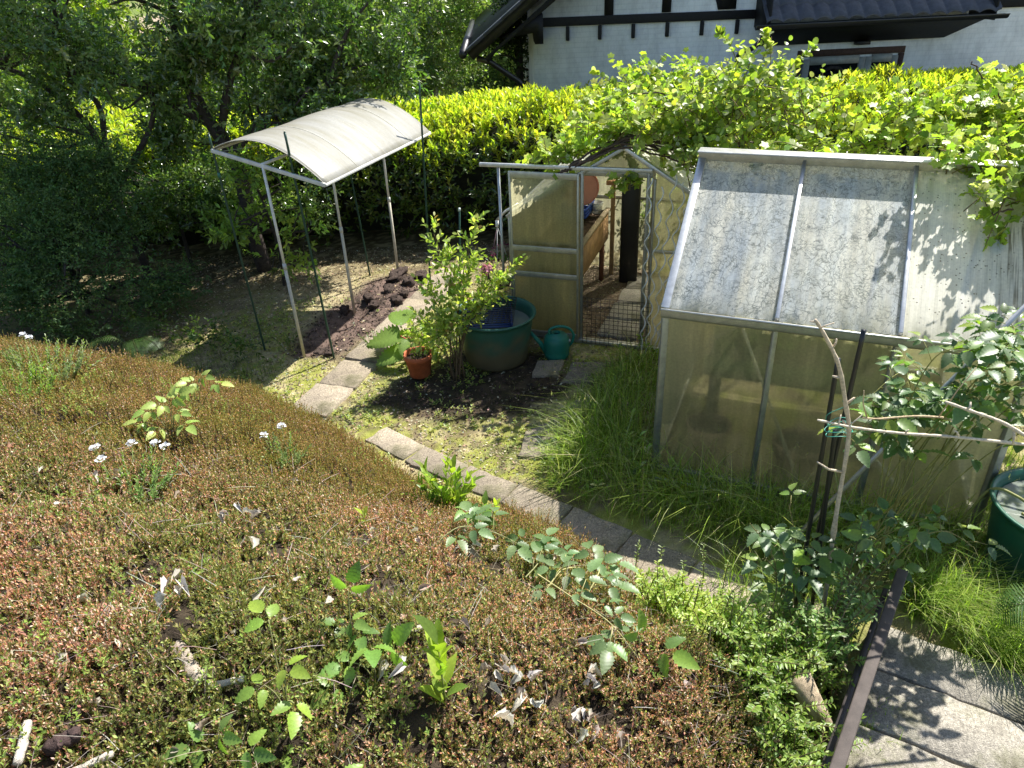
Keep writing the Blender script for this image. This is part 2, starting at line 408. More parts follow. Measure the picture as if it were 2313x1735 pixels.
def simple(name, col, rough=.4, metal=0., spec=.5):
    m, n, b, o = new_mat(name); b.inputs[0].default_value = rgba(col); b.inputs['Roughness'].default_value = rough
    b.inputs['Metallic'].default_value = metal; b.inputs['Specular IOR Level'].default_value = spec; return m
M['pane'] = simple('dark_pane', (.012, .015, .016), .06)
def water_mat():
    m, n, b, o = new_mat('water'); b.inputs[0].default_value = (.16, .18, .15, 1); b.inputs['Roughness'].default_value = .04
    bump(n, b, noise(n, coords(n), 9, 2), .08, .01); return m
M['water'] = water_mat()
def wall_mat():
    m, n, b, o = new_mat('whitewashed_brick'); co = coords(n)
    mp = nd(n, 'ShaderNodeMapping', {0: co, 2: (math.pi/2, 0, 0)}).outputs[0]
    bk = nd(n, 'ShaderNodeTexBrick', {'Vector': mp, 'Color1': (.78, .80, .79, 1), 'Color2': (.82, .83, .82, 1), 'Mortar': (.74, .76, .76, 1), 'Scale': 1., 'Mortar Size': .006, 'Brick Width': .24, 'Row Height': .075})
    c = mixc(n, 1., bk.outputs[0], ramp(n, noise(n, coords(n, (1.6, 1, .7)), 2.2, 8, .75), [(.3, .70), (.55, 1.0), (.7, 1.06)]), 'MULTIPLY')
    n.links.new(c, b.inputs[0]); b.inputs['Roughness'].default_value = .85
    s = nd(n, 'ShaderNodeMath', {0: noise(n, co, 30, 4), 1: bk.outputs[1]}, operation='SUBTRACT'); bump(n, b, s.outputs[0], .5, .006); return m
M['wall'] = wall_mat()
M['beamwood'] = col_mat('dark_timber', .7, 20, .35, .4, .004)
M['tile'] = col_mat('roof_tile', .5, 14, .3, .3, .004, .4)

# ------------------------------------------------------------------ ground
SOIL_BED = np.array([(-2.16, 6.54), (-2.24, 7.1), (-1.84, 8.01), (-1.6, 8.5), (-1.13, 8.67), (-.8, 8.19), (-1.2, 7.31), (-1.72, 6.5)])
DARK_SOIL = np.array([(-1.27, 5.57), (-1.1, 5.98), (-.77, 6.2), (-.46, 6.5), (.42, 6.35), (.55, 5.66), (.16, 5.25), (-.43, 5.12), (-.84, 5.3)])
GH_A, TH2 = V(.7354, 6.5774, 0), -.3415
E2 = V(math.cos(TH2), math.sin(TH2), 0); N2 = V(-math.sin(TH2), math.cos(TH2), 0)
GH_B, TH1 = V(1.0456, 4.3988, 0), -.4072
E1 = V(math.cos(TH1), math.sin(TH1), 0); N1 = V(-math.sin(TH1), math.cos(TH1), 0)
HW, RISE, DEP, PW = 1.3405, .7237, 1.0925, .6986
def A_(s, t, z): return GH_A + E2*s + N2*t + V(0, 0, z)
def B_(s, t, z): return GH_B + E1*s + N1*t + V(0, 0, z)
GRASS_P = np.array([(.99, 6.03), (1.45, 6.36), (1.06, 4.42), (1.74, 4.09), (2.49, 3.83), (3.02, 3.65), (3.1, 3.22), (2.31, 3.19), (1.52, 3.38), (.89, 3.8), (.28, 4.2), (.2, 4.55), (.47, 5.18)])
GRASS_R = np.array([(2.34, 3.15), (2.67, 3.13), (2.67, 2.98), (2.85, 2.83), (2.63, 2.47), (2.48, 2.57), (2.39, 2.76), (2.2, 2.91)])
PD_ = V(.84, -.545); PL_ = [V(2.00, 2.84), V(1.82, 2.56), V(1.61, 2.25), V(1.38, 1.91), V(1.15, 1.55)]
PAVE = [[tuple(q + V(-.009, -.016)), tuple(q + PD_*1.1 + V(-.009, -.016)), tuple(p_ + PD_*1.1), tuple(p_)] for q, p_ in zip(PL_[:-1], PL_[1:])]

def ground_cols(x, y):
    n1 = fbm(x*1.3, y*1.3, 21); n2 = fbm(x*5, y*5, 31); n3 = fbm(x*16, y*16, 41, 2)
    moss = np.array([.27, .28, .06]); straw = np.array([.43, .36, .20]); brown = np.array([.11, .078, .05]); humus = np.array([.035, .026, .02]); green = np.array([.09, .14, .03])
    def mx(a, b, f): return a*(1 - f[..., None]) + b*f[..., None]
    c = mx(np.broadcast_to(moss, x.shape + (3,)), straw, sst(.42, .62, .5*n2 + .5*n3))
    c = mx(c, green, sst(.55, .72, n1)*sst(.4, .6, n3)*.8)
    c = mx(c, brown, sst(.5, .7, n3*.5 + fbm(x*2.4, y*2.4, 51)*.5)*.8)
    litter = sst(7.6, 8.9, y + (n1 - .5)*1.5)
    c = mx(c, mx(np.broadcast_to(brown, c.shape)*.8, straw*.8, sst(.5, .75, n3)), litter*.9)
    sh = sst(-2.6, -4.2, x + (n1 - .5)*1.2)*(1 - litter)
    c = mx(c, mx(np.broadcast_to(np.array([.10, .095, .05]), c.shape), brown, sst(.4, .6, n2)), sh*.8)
    tan = np.array([.40, .33, .20])
    near = np.exp(-(((x + 1.9)/1.1)**2 + ((y - 8.0)/.7)**2)); c = mx(c, tan, near*.8)
    sb = 1 - sst(-.08, .16, polydist(x, y, SOIL_BED) + (n2 - .5)*.25); c = mx(c, mx(np.broadcast_to(np.array([.16, .112, .09]), c.shape), np.array([.05, .037, .03]), sst(.45, .7, n3*.6 + n2*.4)), sb)
    ds = 1 - sst(-.12, .12, polydist(x, y, DARK_SOIL) + (n2 - .5)*.3); c = mx(c, mx(np.broadcast_to(humus, c.shape), brown*.8, sst(.45, .75, n3)), ds*.95)
    d = sdist(x, y); c = mx(c, mx(np.broadcast_to(np.array([.03, .023, .016]), c.shape), np.array([.075, .058, .038]), sst(.5, .7, n3)), sst(-.02, .08, d))
    gh = (x - GH_A[0])*E2[0] + (y - GH_A[1])*E2[1]; gt = (x - GH_A[0])*N2[0] + (y - GH_A[1])*N2[1]
    ins = sst(-.8, -.7, gh)*(1 - sst(1.3, 1.4, gh))*sst(0, .1, gt)*(1 - sst(1.9, 2.1, gt)); c = mx(c, mx(np.broadcast_to(np.array([.24, .19, .14]), c.shape), brown, n3), ins)
    far = sst(11.5, 13.5, y); c = mx(c, mx(np.broadcast_to(np.array([.12, .16, .035]), c.shape), np.array([.36, .27, .2]), sst(.48, .56, fbm(x*.16, y*.22, 61))), far)
    return c
def axis(a, b, st, far):
    m = np.arange(a, b, st); g = [st]
    while sum(g) < far: g.append(g[-1]*1.35)
    o = np.cumsum(g); return np.concatenate([(a - o)[::-1], m, b + o - st])
gx = axis(-6.6, 4.4, .055, 400); gy = axis(.2, 10.6, .055, 400)
X, Y = np.meshgrid(gx, gy); Hh = height(X, Y)
nx, ny = len(gx), len(gy); i = (np.arange(ny - 1)[:, None]*nx + np.arange(nx - 1)).ravel()
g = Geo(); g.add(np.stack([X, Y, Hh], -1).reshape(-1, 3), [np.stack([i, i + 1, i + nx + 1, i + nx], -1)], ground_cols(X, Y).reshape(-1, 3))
kind(g.build('ground', M['ground'], smooth=True), 'structure')

STONE = [(.33, .275, .20), (.28, .235, .175), (.37, .31, .23)]
def slab(pts, top=.022, shade=0):
    pts = [V(*p) for p in pts]; cen = sum(pts)/len(pts); rng = np.random.default_rng(int(abs(cen[0]*991 + cen[1]*77)*10))
    out = []
    for a, b in zip(pts, pts[1:] + pts[:1]):           # slightly worn edges
        k = max(2, int(np.linalg.norm(b - a)/.07))
        for t in np.arange(k)/k: out.append(a*(1 - t) + b*t + rng.normal(0, .005, 2))
    tz = top + rng.normal(0, .004); tilt = rng.normal(0, .012, 2)
    P3 = [V(p[0], p[1], -.06) for p in out]
    g = Geo(); c = np.array(STONE[int(rng.integers(3))])*(1 + rng.normal(0, .05))
    n = len(P3); lo = np.array(P3); hi = lo.copy(); hi[:, 2] = tz + (hi[:, 0] - cen[0])*tilt[0] + (hi[:, 1] - cen[1])*tilt[1]
    inn = hi.copy(); dd = inn[:, :2] - cen; inn[:, :2] -= nrm(dd)*.008; inn[:, 2] += .004
    v = np.concatenate([lo, hi, inn]); i = np.arange(n); j = (i + 1) % n
    g.add(v, [np.stack([i, j, j + n, i + n], -1), np.stack([i + n, j + n, j + 2*n, i + 2*n], -1), (i + 2*n)[None]], c)
    kind(g.build('path_slab', M['stone'], loc=(cen[0], cen[1], 0), smooth=False), 'structure')
# straight garden path beside the canopy
pa = V(-1.80, 5.40); pd = nrm(V(-.95, 7.9) - V(-1.74, 5.62)); pn = V(pd[1], -pd[0])
for i in range(7):
    o = pa + pd*(i*.50) ; w = .19
    slab([o - pn*w, o + pn*w, o + pn*w + pd*.485, o - pn*w + pd*.485])
# path along the foot of the bank
C2 = spline([(-1.15, 5.05), (-.62, 4.6), (.05, 4.1), (.62, 3.68), (1.2, 3.22), (1.9, 2.85)], 200)
cl = np.concatenate([[0], np.cumsum(np.linalg.norm(np.diff(C2, axis=0), axis=1))])
def c2(s):
    p = V(np.interp(s, cl, C2[:, 0]), np.interp(s, cl, C2[:, 1])); q = V(np.interp(s + .05, cl, C2[:, 0]), np.interp(s + .05, cl, C2[:, 1])); d = nrm(q - p); return p, V(-d[1], d[0])
for k in range(8):
    s0, s1 = k*.47, k*.47 + .455
    (a, na), (b, nb) = c2(s0), c2(s1); w = .165; w0, w1 = [.12 + .22*float(sst(1.5, 2.3, s)) for s in (s0, s1)]
    w = .115; slab([a - na*w0, b - nb*w1, b + nb*w, a + na*w], .014)
slab([(.09, 4.96), (.47, 5.2), (.45, 4.98), (.33, 4.58), (.02, 4.62)]); slab([(.25, 6.15), (.52, 6.14), (.43, 5.85), (.19, 5.87)]); slab([(.60, 6.12), (.9, 6.06), (.82, 5.68), (.46, 5.75)], .03)
slab([(.38, 5.3), (.66, 5.48), (.74, 5.22), (.54, 5.04)], .025)
STONE = [(.37, .335, .27), (.34, .31, .255), (.39, .36, .30)]
for p in PAVE: slab(p, .05)
for k in range(4):
    o = A_(.12 + .02*k, .12 + k*.42, 0)[:2]; e = E2[:2]; n_ = N2[:2]
    slab([o, o + e*.40, o + e*.40 + n_*.40, o + n_*.40], .03)

# ------------------------------------------------------------------ near greenhouse (sloping roof towards the camera)
AL = (.37, .37, .34)
gB = thing('greenhouse', 'larger greenhouse with dirty sloping roof panels and long low side wall', 'greenhouse', tuple(B_(0, 0, 0)))
def fbar(name, parent, p, q, w=.035, h=.035, c=AL, up=(0, 0, 1)):
    g = Geo(); g.beam(p, q, w, h, up, c); return g.build(name, M['metal'], parent, bevel=.004)
def panel(name, m, parent, o, u, v, num, nu=1, nv=1):
    """flat sheet from corner o along u and v, Col stores panel space"""
    o = V(*o); u = V(*u); v = V(*v); nn = nrm(np.cross(u, v))*.004
    lu, lv = np.linalg.norm(u), np.linalg.norm(v); P, C = [], []
    for s in (1, -1):
        for (a, b) in ((0, 0), (1, 0), (1, 1), (0, 1)): P.append(o + u*a + v*b + nn*s*.5); C.append((a*lu, b*lv, num))
    g = Geo(); g.add(P, [[[0, 1, 2, 3]]], C[0]); g.c = [np.array(C)]
    return g.build(name, m, parent)
L3 = PW*3; sl_ = V(0, 0, RISE) + N1*DEP
for s in (0, L3):
    fbar('corner_post', gB, B_(s, 0, 0), B_(s, 0, HW), .045, .045); fbar('corner_post', gB, B_(s, 2*DEP, 0), B_(s, 2*DEP, HW), .045, .045)
    fbar('rafter', gB, B_(s, -.03, HW), B_(s, DEP, HW + RISE), .055, .04, (.5, .51, .5)); fbar('rafter', gB, B_(s, 2*DEP, HW), B_(s, DEP, HW + RISE), .05, .04)
for k in (1, 2):
    fbar('glazing_bar', gB, B_(k*PW, -.012, HW + .008), B_(k*PW, DEP - .02, HW + RISE), .026, .05, (.52, .53, .52)); fbar('glazing_bar', gB, B_(k*PW, 2*DEP, HW), B_(k*PW, DEP + .02, HW + RISE), .03, .04)
    fbar('wall_bar', gB, B_(k*PW, 0, .02), B_(k*PW, 0, HW - .03), .032, .035, (.38, .39, .36)); fbar('wall_bar', gB, B_(k*PW, 2*DEP, .02), B_(k*PW, 2*DEP, HW - .03), .03, .03)
# ridge capping, gutter with lip, base rails
g = Geo(); g.beam(B_(-.03, DEP, HW + RISE + .02), B_(L3 + .03, DEP, HW + RISE + .02), .06, .075, c=(.46, .44, .38)); g.beam(B_(-.03, DEP - .035, HW + RISE + .058), B_(L3 + .03, DEP - .035, HW + RISE + .058), .14, .012, c=(.5, .49, .45)); g.build('ridge_cap', M['metal'], gB, bevel=.004)
g = Geo()
prof = [(-.045, .045), (-.05, .0), (-.03, -.02), (.0, -.02), (.012, .0), (.012, .03)]
for s in (-.02,):
    v = []
    for ss in (-.02, L3 + .02):
        for (t, z) in prof: v.append(B_(ss, t - .022, HW - .035 + z))
    k = len(prof); g.add(v, [[[i, i + 1, i + 1 + k, i + k] for i in range(k - 1)]], (.46, .46, .43))
g.beam(B_(-.02, -.072, HW + .012), B_(L3 + .02, -.072, HW + .012), .012, .012, c=(.55, .55, .52))
g.build('gutter', M['metal'], gB)
fbar('base_rail', gB, B_(0, -.003, .03), B_(L3, -.003, .03), .05, .06, (.33, .33, .3)); fbar('base_rail', gB, B_(0, 2*DEP, .03), B_(L3, 2*DEP, .03), .05, .06)
for s in (0, L3): fbar('base_rail', gB, B_(s, .03, .03), B_(s, 2*DEP - .03, .03), .04, .06)
for k in range(3):
    panel('roof_panel', M['roof_panel_clean' if k == 2 else 'roof_panel'], gB, B_(k*PW + .012, -.02, HW + .002), E1*(PW - .024), (sl_ + N1*.02)*.985, k + .3)
    panel('roof_panel', M['roof_panel'], gB, B_(k*PW + .012, 2*DEP, HW + .002), E1*(PW - .024), V(0, 0, RISE) - N1*DEP, k + 5.3)
    panel('wall_panel', M['wall_panel'], gB, B_(k*PW + .012, .004, .05), E1*(PW - .024), V(0, 0, HW - .08), k + 9.1)
    panel('wall_panel', M['wall_panel'], gB, B_(k*PW + .012, 2*DEP - .004, .05), E1*(PW - .024), V(0, 0, HW - .08), k + 12.7)
for s, num in ((.004, 15.2), (L3 - .004, 17.7)):
    panel('end_panel', M['wall_panel'], gB, B_(s, .02, .05), N1*(DEP - .03), V(0, 0, HW - .06), num); panel('end_panel', M['wall_panel'], gB, B_(s, DEP + .01, .05), N1*(DEP - .03), V(0, 0, HW - .06), num + .7)
    P = [B_(s, .02, HW), B_(s, 2*DEP - .02, HW), B_(s, DEP, HW + RISE - .02)]; g = Geo(); g.add(P, [[[0, 1, 2]]], (0, 0, 0)); g.c = [np.array([(0, 0, num), (2*DEP, 0, num), (DEP, RISE, num)])]; g.build('gable_panel', M['wall_panel'], gB)
for p, q in ((B_(.48, .06, HW - .08), B_(1.02, .06, .06)), (B_(.48, .06, HW - .1), B_(.25, .5, .9)), (B_(1.75, .06, .06), B_(1.35, .06, .5))): fbar('brace', gB, p, q, .02, .02, (.55, .54, .48))

def pot(name, label, p, r, h, c, group=None, m='clay', soil=(.05, .035, .025)):
    t = thing(name, label, 'plant pot', tuple(p), group); g = Geo()
    k = r*.12
    g.lathe([(0, .004), (r*.68, .004), (r*.72, .01), (r*.93, h*.78), (r*.99, h*.79), (r*1.03, h*.985), (r*1.0, h), (r*.92, h), (r*.9, h*.95), (r*.88, h*.8)], p, 36, c)
    g.build('pot_wall', M[m], t, smooth=True)
    g = Geo(); rr = np.linspace(0, r*.885, 5); g.lathe([(max(a, .001), h*.82 + .008*math.sin(a*40)) for a in rr], p, 24, soil); g.build('soil', M['soil'], t, smooth=True); return t
pot('terracotta_pot', 'dull round pot inside the larger greenhouse near its left corner', B_(.32, .40, .0), .17, .24, (.27, .14, .09))
pot('terracotta_pot', 'dull round pot behind the second wall panel of the larger greenhouse', B_(.98, .42, .0), .19, .2, (.27, .15, .10))
t = thing('potting_bench', 'long shelf trough inside the larger greenhouse behind its wall panels', 'bench', tuple(B_(.9, .9, 0)))
g = Geo(); g.box(B_(.9, .75, .62), (1.35, .5, .03), E1, c=(.25, .24, .15)); g.build('bench_top', M['wood'], t)
g = Geo(); g.box(B_(.9, .49, .69), (1.35, .02, .16), E1, c=(.12, .2, .06)); g.box(B_(.9, 1.0, .69), (1.35, .02, .16), E1, c=(.12, .2, .06)); g.build('bench_rim', M['wood'], t)
for s in (.3, 1.5):
    for tt in (.54, .96): g = Geo(); g.box(B_(s, tt, .305), (.05, .05, .6), E1, c=(.2, .17, .1)); g.build('leg', M['wood'], t)
rng = np.random.default_rng(5); g = Geo(); P = np.stack([B_(a, b, c) for a, b, c in zip(rng.uniform(.3, 1.5, 420), rng.uniform(.52, .98, 420), rng.uniform(.66, .95, 420))])
g.leaves(TF, P, rdir(420, rng) + Z*.4, rdir(420, rng) + Z, rng.uniform(.06, .12, 420), palette(420, [((.07, .14, .03), 1), ((.12, .2, .04), 1)], rng=rng)); kind(g.build('seedlings', M['leaf'], loc=tuple(B_(.9, .75, .64))), 'stuff')

# ------------------------------------------------------------------ smaller greenhouse with the sliding door
gA = thing('greenhouse', 'smaller gabled greenhouse with open sliding door and wooden planter inside', 'greenhouse', tuple(A_(0, 0, 0)))
SL, SR, SC, EV, AP, DA = -.72, 1.42, .36, 1.26, 1.92, 2.0
for tt in (0, DA):
    fbar('corner_post', gA, A_(SL, tt, 0), A_(SL, tt, EV), .04, .04); fbar('corner_post', gA, A_(SR, tt, 0), A_(SR, tt, EV), .04, .04)
    fbar('rafter', gA, A_(SL - .03, tt, EV - .015), A_(SC, tt, AP), .045, .035); fbar('rafter', gA, A_(SR + .03, tt, EV - .015), A_(SC, tt, AP), .045, .035, (.5, .5, .48))
fbar('door_jamb', gA, A_(-.015, -.005, 0), A_(-.015, -.005, 1.72), .03, .04, (.36, .36, .33)); fbar('door_jamb', gA, A_(.585, -.005, 0), A_(.585, -.005, 1.72), .032, .04, (.36, .36, .33)); fbar('door_jamb', gA, A_(.64, .01, 0), A_(.64, .01, 1.66), .02, .03, (.38, .38, .35))
fbar('door_track', gA, A_(-.98, -.045, 1.742), A_(.62, -.045, 1.742), .03, .035, (.55, .55, .53)); fbar('lintel', gA, A_(0, -.002, 1.695), A_(.62, -.002, 1.695), .03, .05, (.34, .34, .31))
fbar('sill', gA, A_(-.4, -.02, .02), A_(.62, -.02, .02), .07, .04, (.5, .49, .46)); fbar('sill', gA, A_(SL, .0, .0), A_(SR, .0, .0), .05, .03, (.3, .3, .28))
fbar('ridge', gA, A_(SC, 0, AP + .012), A_(SC, DA, AP + .012), .05, .05)
for s in (SL, SR):
    fbar('eave_rail', gA, A_(s, .02, EV), A_(s, DA - .02, EV), .04, .04); fbar('base_rail', gA, A_(s, .02, .02), A_(s, DA - .02, .02), .04, .05)
    fbar('wall_bar', gA, A_(s, DA/2, .02), A_(s, DA/2, EV), .03, .03)
fbar('mid_rail', gA, A_(.65, .012, 1.0), A_(SR, .012, 1.0), .02, .03, (.5, .48, .4)); fbar('mid_rail', gA, A_(SL, .012, 1.0), A_(-.03, .012, 1.0), .02, .03, (.5, .48, .4)); fbar('mid_rail', gA, A_(SL, DA, .9), A_(SR, DA, .9), .02, .03); fbar('wall_bar', gA, A_(.36, DA, .02), A_(.36, DA, AP - .05), .03, .03)
fbar('brace', gA, A_(-.3, .03, .62), A_(-.02, .03, .1), .015, .015, (.5, .46, .34))
def quadp(name, pts, num, m='door_panel'):
    pts = [V(*p) for p in pts]; g = Geo(); g.add(pts, [[list(range(len(pts)))]], (0, 0, 0)); o = pts[0]; u = nrm(pts[1] - pts[0]); w_ = nrm(np.cross(np.cross(u, pts[2] - pts[0]), u))
    g.c = [np.array([((p - o) @ u, (p - o) @ w_, num) for p in pts])]; return g.build(name, M[m], gA)
slope = (AP - EV)/(SC - SL)
quadp('gable_panel', [A_(.03, .006, 1.72), A_(.62, .006, 1.72), A_(.62, .006, AP - .62*0 - (.62 - SC)*slope), A_(SC, .006, AP - .01), A_(.03, .006, AP - (SC - .03)*slope)], 31.1, 'wall_panel')
quadp('wall_panel', [A_(.65, .006, .03), A_(SR, .006, .03), A_(SR, .006, EV), A_(.65, .006, AP - (.65 - SC)*slope)], 32.2)
quadp('wall_panel', [A_(SL, .006, .03), A_(-.03, .006, .03), A_(-.03, .006, AP - (SC + .03)*slope), A_(SL, .006, EV)], 33.2)
quadp('back_panel', [A_(SL, DA, .03), A_(SR, DA, .03), A_(SR, DA, EV), A_(SC, DA, AP), A_(SL, DA, EV)], 34.4, 'wall_panel')
for s, nm in ((SL, 35.3), (SR, 36.6)): quadp('side_panel', [A_(s, .02, .03), A_(s, DA, .03), A_(s, DA, EV), A_(s, .02, EV)], nm, 'wall_panel')
quadp('roof_panel', [A_(SR + .03, -.02, EV), A_(SR + .03, DA, EV), A_(SC, DA, AP), A_(SC, -.02, AP)], 37.1, 'roof_panel_clean'); quadp('roof_panel', [A_(SL - .03, -.02, EV), A_(SL - .03, DA, EV), A_(SC, DA, AP), A_(SC, -.02, AP)], 38.1, 'roof_panel_clean')
# sliding door pushed to the left
g = Geo(); DC = (.40, .40, .36); y0 = -.055
for z in (1.665, .965, .70, .07): g.beam(A_(-.70, y0, z), A_(-.03, y0, z), .018, .06 if z > 1 else .055, c=DC)
for s in (-.69, -.04): g.beam(A_(s, y0 + .001, .04), A_(s, y0 + .001, 1.69), .022, .024, c=DC)
door = g.build('sliding_door', M['metal'], gA, bevel=.003)
for z0, z1, nm in ((.99, 1.64, 41.), (.725, .94, 42.), (.1, .675, 43.)): panel('door_panel', M['door_panel'], door, A_(-.68, y0, z0), E2*.63, V(0, 0, z1 - z0), nm)
fbar('door_stile', door, A_(-.1, y0 + .012, .1), A_(-.1, y0 + .012, 1.64), .012, .02, (.48, .45, .33))
# support post under the free end of the track
g = Geo(); g.tube([A_(-.80, -.03, .0), A_(-.80, -.04, 1.725)], .014, 8, (.42, .43, .43)); g.build('track_post', M['metal'], gA, smooth=True)

# ------------------------------------------------------------------ things in and around the smaller greenhouse
WOODC = (.40, .24, .12)
pA, pB = V(.70, 6.86), V(1.20, 8.22); pdir = nrm(pB - pA); pl = np.linalg.norm(pB - pA); pnn = V(-pdir[1], pdir[0])
def PB(s, t, z): q = pA + pdir*s + pnn*t; return V(q[0], q[1], z)
t = thing('planter_box', 'long wooden raised planter on legs seen through the open greenhouse door', 'planter', tuple(PB(pl/2, .25, 0)))
PD = (pdir[0], pdir[1], 0)
for tt in (0, .52): g = Geo(); g.box(PB(pl/2, tt, .665), (pl, .022, .34), PD, c=WOODC); g.box(PB(pl/2, tt, .845), (pl + .02, .05, .025), PD, c=(.46, .36, .24)); g.build('side_board', M['wood'], t)
for s in (.012, pl - .012): g = Geo(); g.box(PB(s, .26, .665), (.022, .49, .335), PD, c=(.4, .38, .33)); g.build('end_board', M['wood'], t)
for s in (.06, pl - .1):
    for tt in (.04, .48): g = Geo(); g.box(PB(s, tt, .25), (.05, .05, .5), PD, c=(.16, .07, .04)); g.build('leg', M['wood'], t)
g = Geo(); n = 14; ss, tt = np.meshgrid(np.linspace(.025, pl - .025, 30), np.linspace(.014, .506, n)); zz = .77 + .03*fbm(ss*9, tt*9, 4)
q = pA + pdir*ss[..., None] + pnn*tt[..., None]; i = (np.arange(n - 1)[:, None]*30 + np.arange(29)).ravel()
g.add(np.concatenate([q, zz[..., None]], -1).reshape(-1, 3), [np.stack([i, i + 1, i + 31, i + 30], -1)], (.10, .07, .05)); g.build('soil', M['soil'], t, smooth=True)

p = V(1.44, 8.08, 0); t = thing('dark_column', 'tall square black column standing upright inside the smaller greenhouse', 'column', tuple(p))
g = Geo(); g.box(p + V(0, 0, .62), (.21, .16, 1.24), (1, -.2, 0), c=(.012, .012, .013)); g.build('column_body', M['plastic'], t, bevel=.02)
g = Geo(); g.box(p + V(0, 0, 1.25), (.17, .12, .02), (1, -.2, 0), c=(.02, .02, .02)); g.build('cap', M['plastic'], t, bevel=.006)
p = V(1.27, 8.3, 0); g = Geo(); g.box(p + V(0, 0, .58), (.05, .05, 1.16), (1, -.2, 0), c=(.42, .27, .13)); g.box(p + V(-.03, -.02, 1.13), (.11, .06, .05), (1, -.2, 0), c=(.45, .25, .12))
tag(g.build('wooden_post', M['wood'], loc=tuple(p), bevel=.004), 'pale wooden post between the planter and the black column', 'post')
# blue crate, red bowl and clutter on the far end of the planter
def crate(name, label, o, ax, L, W_, H, c, floor=True, group=None):
    o = V(*o); a = nrm(V(*ax)); b = np.cross(Z, a); t = thing(name, label, 'crate', tuple(o), group)
    def wall(p, u, ln):
        g = Geo(); g.beam(p + Z*.012, p + u*ln + Z*.012, .012, .024, c=c); g.beam(p + Z*(H - .014), p + u*ln + Z*(H - .014), .016, .028, c=c)
        k = max(4, int(ln/.05))
        for i in range(k + 1): g.beam(p + u*ln*i/k + Z*.024, p + u*ln*i/k + Z*(H - .028), .008, .010, up=tuple(u), c=c)
        for i in range(k): g.beam(p + u*ln*i/k + Z*.03, p + u*ln*(i + 1)/k + Z*(H - .03), .005, .007, up=tuple(np.cross(u, Z)), c=c)
        g.build('crate_side', M['plastic'], t)
    c0 = o - a*L/2 - b*W_/2; wall(c0, a, L); wall(c0 + b*W_, a, L); wall(c0, b, W_); wall(c0 + a*L, b, W_)
    if floor:
        g = Geo(); k = int(L/.045)
        for i in range(1, k): g.beam(c0 + a*L*i/k + Z*.008, c0 + a*L*i/k + b*W_ + Z*.008, .012, .008, c=c)
        g.box(o + Z*.003, (L, W_, .003), a, c=tuple(np.array(c)*.8)); g.build('crate_base', M['plastic'], t)
    return t
q = PB(pl - .26, .30, .862); crate('blue_crate', 'small blue plastic crate lying on the far end of the planter', q, PD, .40, .30, .10, (.03, .09, .42))
q = PB(pl - .16, .27, 1.12); t = thing('round_tray', 'pale red round tray leaning upright above the blue crate', 'tray', tuple(q))
nv = nrm(V(-.25, -.93, .28)); u = nrm(np.cross(nv, Z)); v_ = np.cross(u, nv); g = Geo(); a = np.arange(40)*2*np.pi/40
ring = lambda r, d: q + nv*d + r*(np.cos(a)[:, None]*u + np.sin(a)[:, None]*v_)
i = np.arange(40); j = (i + 1) % 40; R_ = [ring(.19, 0), ring(.2, .02), ring(.185, .02), ring(.175, .004)]
g.add(np.concatenate(R_), [np.stack([i + k*40, j + k*40, j + k*40 + 40, i + k*40 + 40], -1) for k in range(3)] + [i[::-1][None]], (.5, .2, .15)); g.build('rim', M['plastic'], t, smooth=True)
g = Geo(); g.add(ring(.176, .006), [i[None]], (.55, .25, .2)); g.build('tray_face', M['plastic'], t)
q = PB(pl - .12, .1, .86); t = thing('white_tub', 'small white plastic tub on the planter corner beside the blue crate', 'tub', tuple(q)); g = Geo(); g.lathe([(.001, .002), (.055, .002), (.065, .09), (.058, .09), (.05, .012), (.001, .012)], q, 20, (.7, .7, .68)); g.build('tub_wall', M['plastic'], t, smooth=True); g = Geo(); g.lathe([(.066, .082), (.071, .088), (.066, .094)], q, 20, (.75, .75, .74)); g.build('rim', M['plastic'], t, smooth=True)

def wiremesh(name, label, o, u, v, nu, nv, r, c, m, cat='wire mesh'):
    g = Geo(); o = V(*o); u = V(*u); v = V(*v); n_ = nrm(np.cross(u, v))*r*1.2
    for i in range(nu + 1): g.tube([o + u*i/nu, o + u*i/nu + v], r, 5, c)
    for i in range(nv + 1): g.tube([o + v*i/nv + n_, o + u + v*i/nv + n_], r, 5, c)
    return tag(g.build(name, M[m], loc=tuple(o)), label, cat)
wiremesh('wire_mesh_panel', 'dark rusty square wire mesh panel standing across the greenhouse doorway', A_(.02, -.085, .03), E2*.66 + V(0, 0, .0), V(0, 0, .49), 15, 11, .0026, (.045, .035, .03), 'stake')

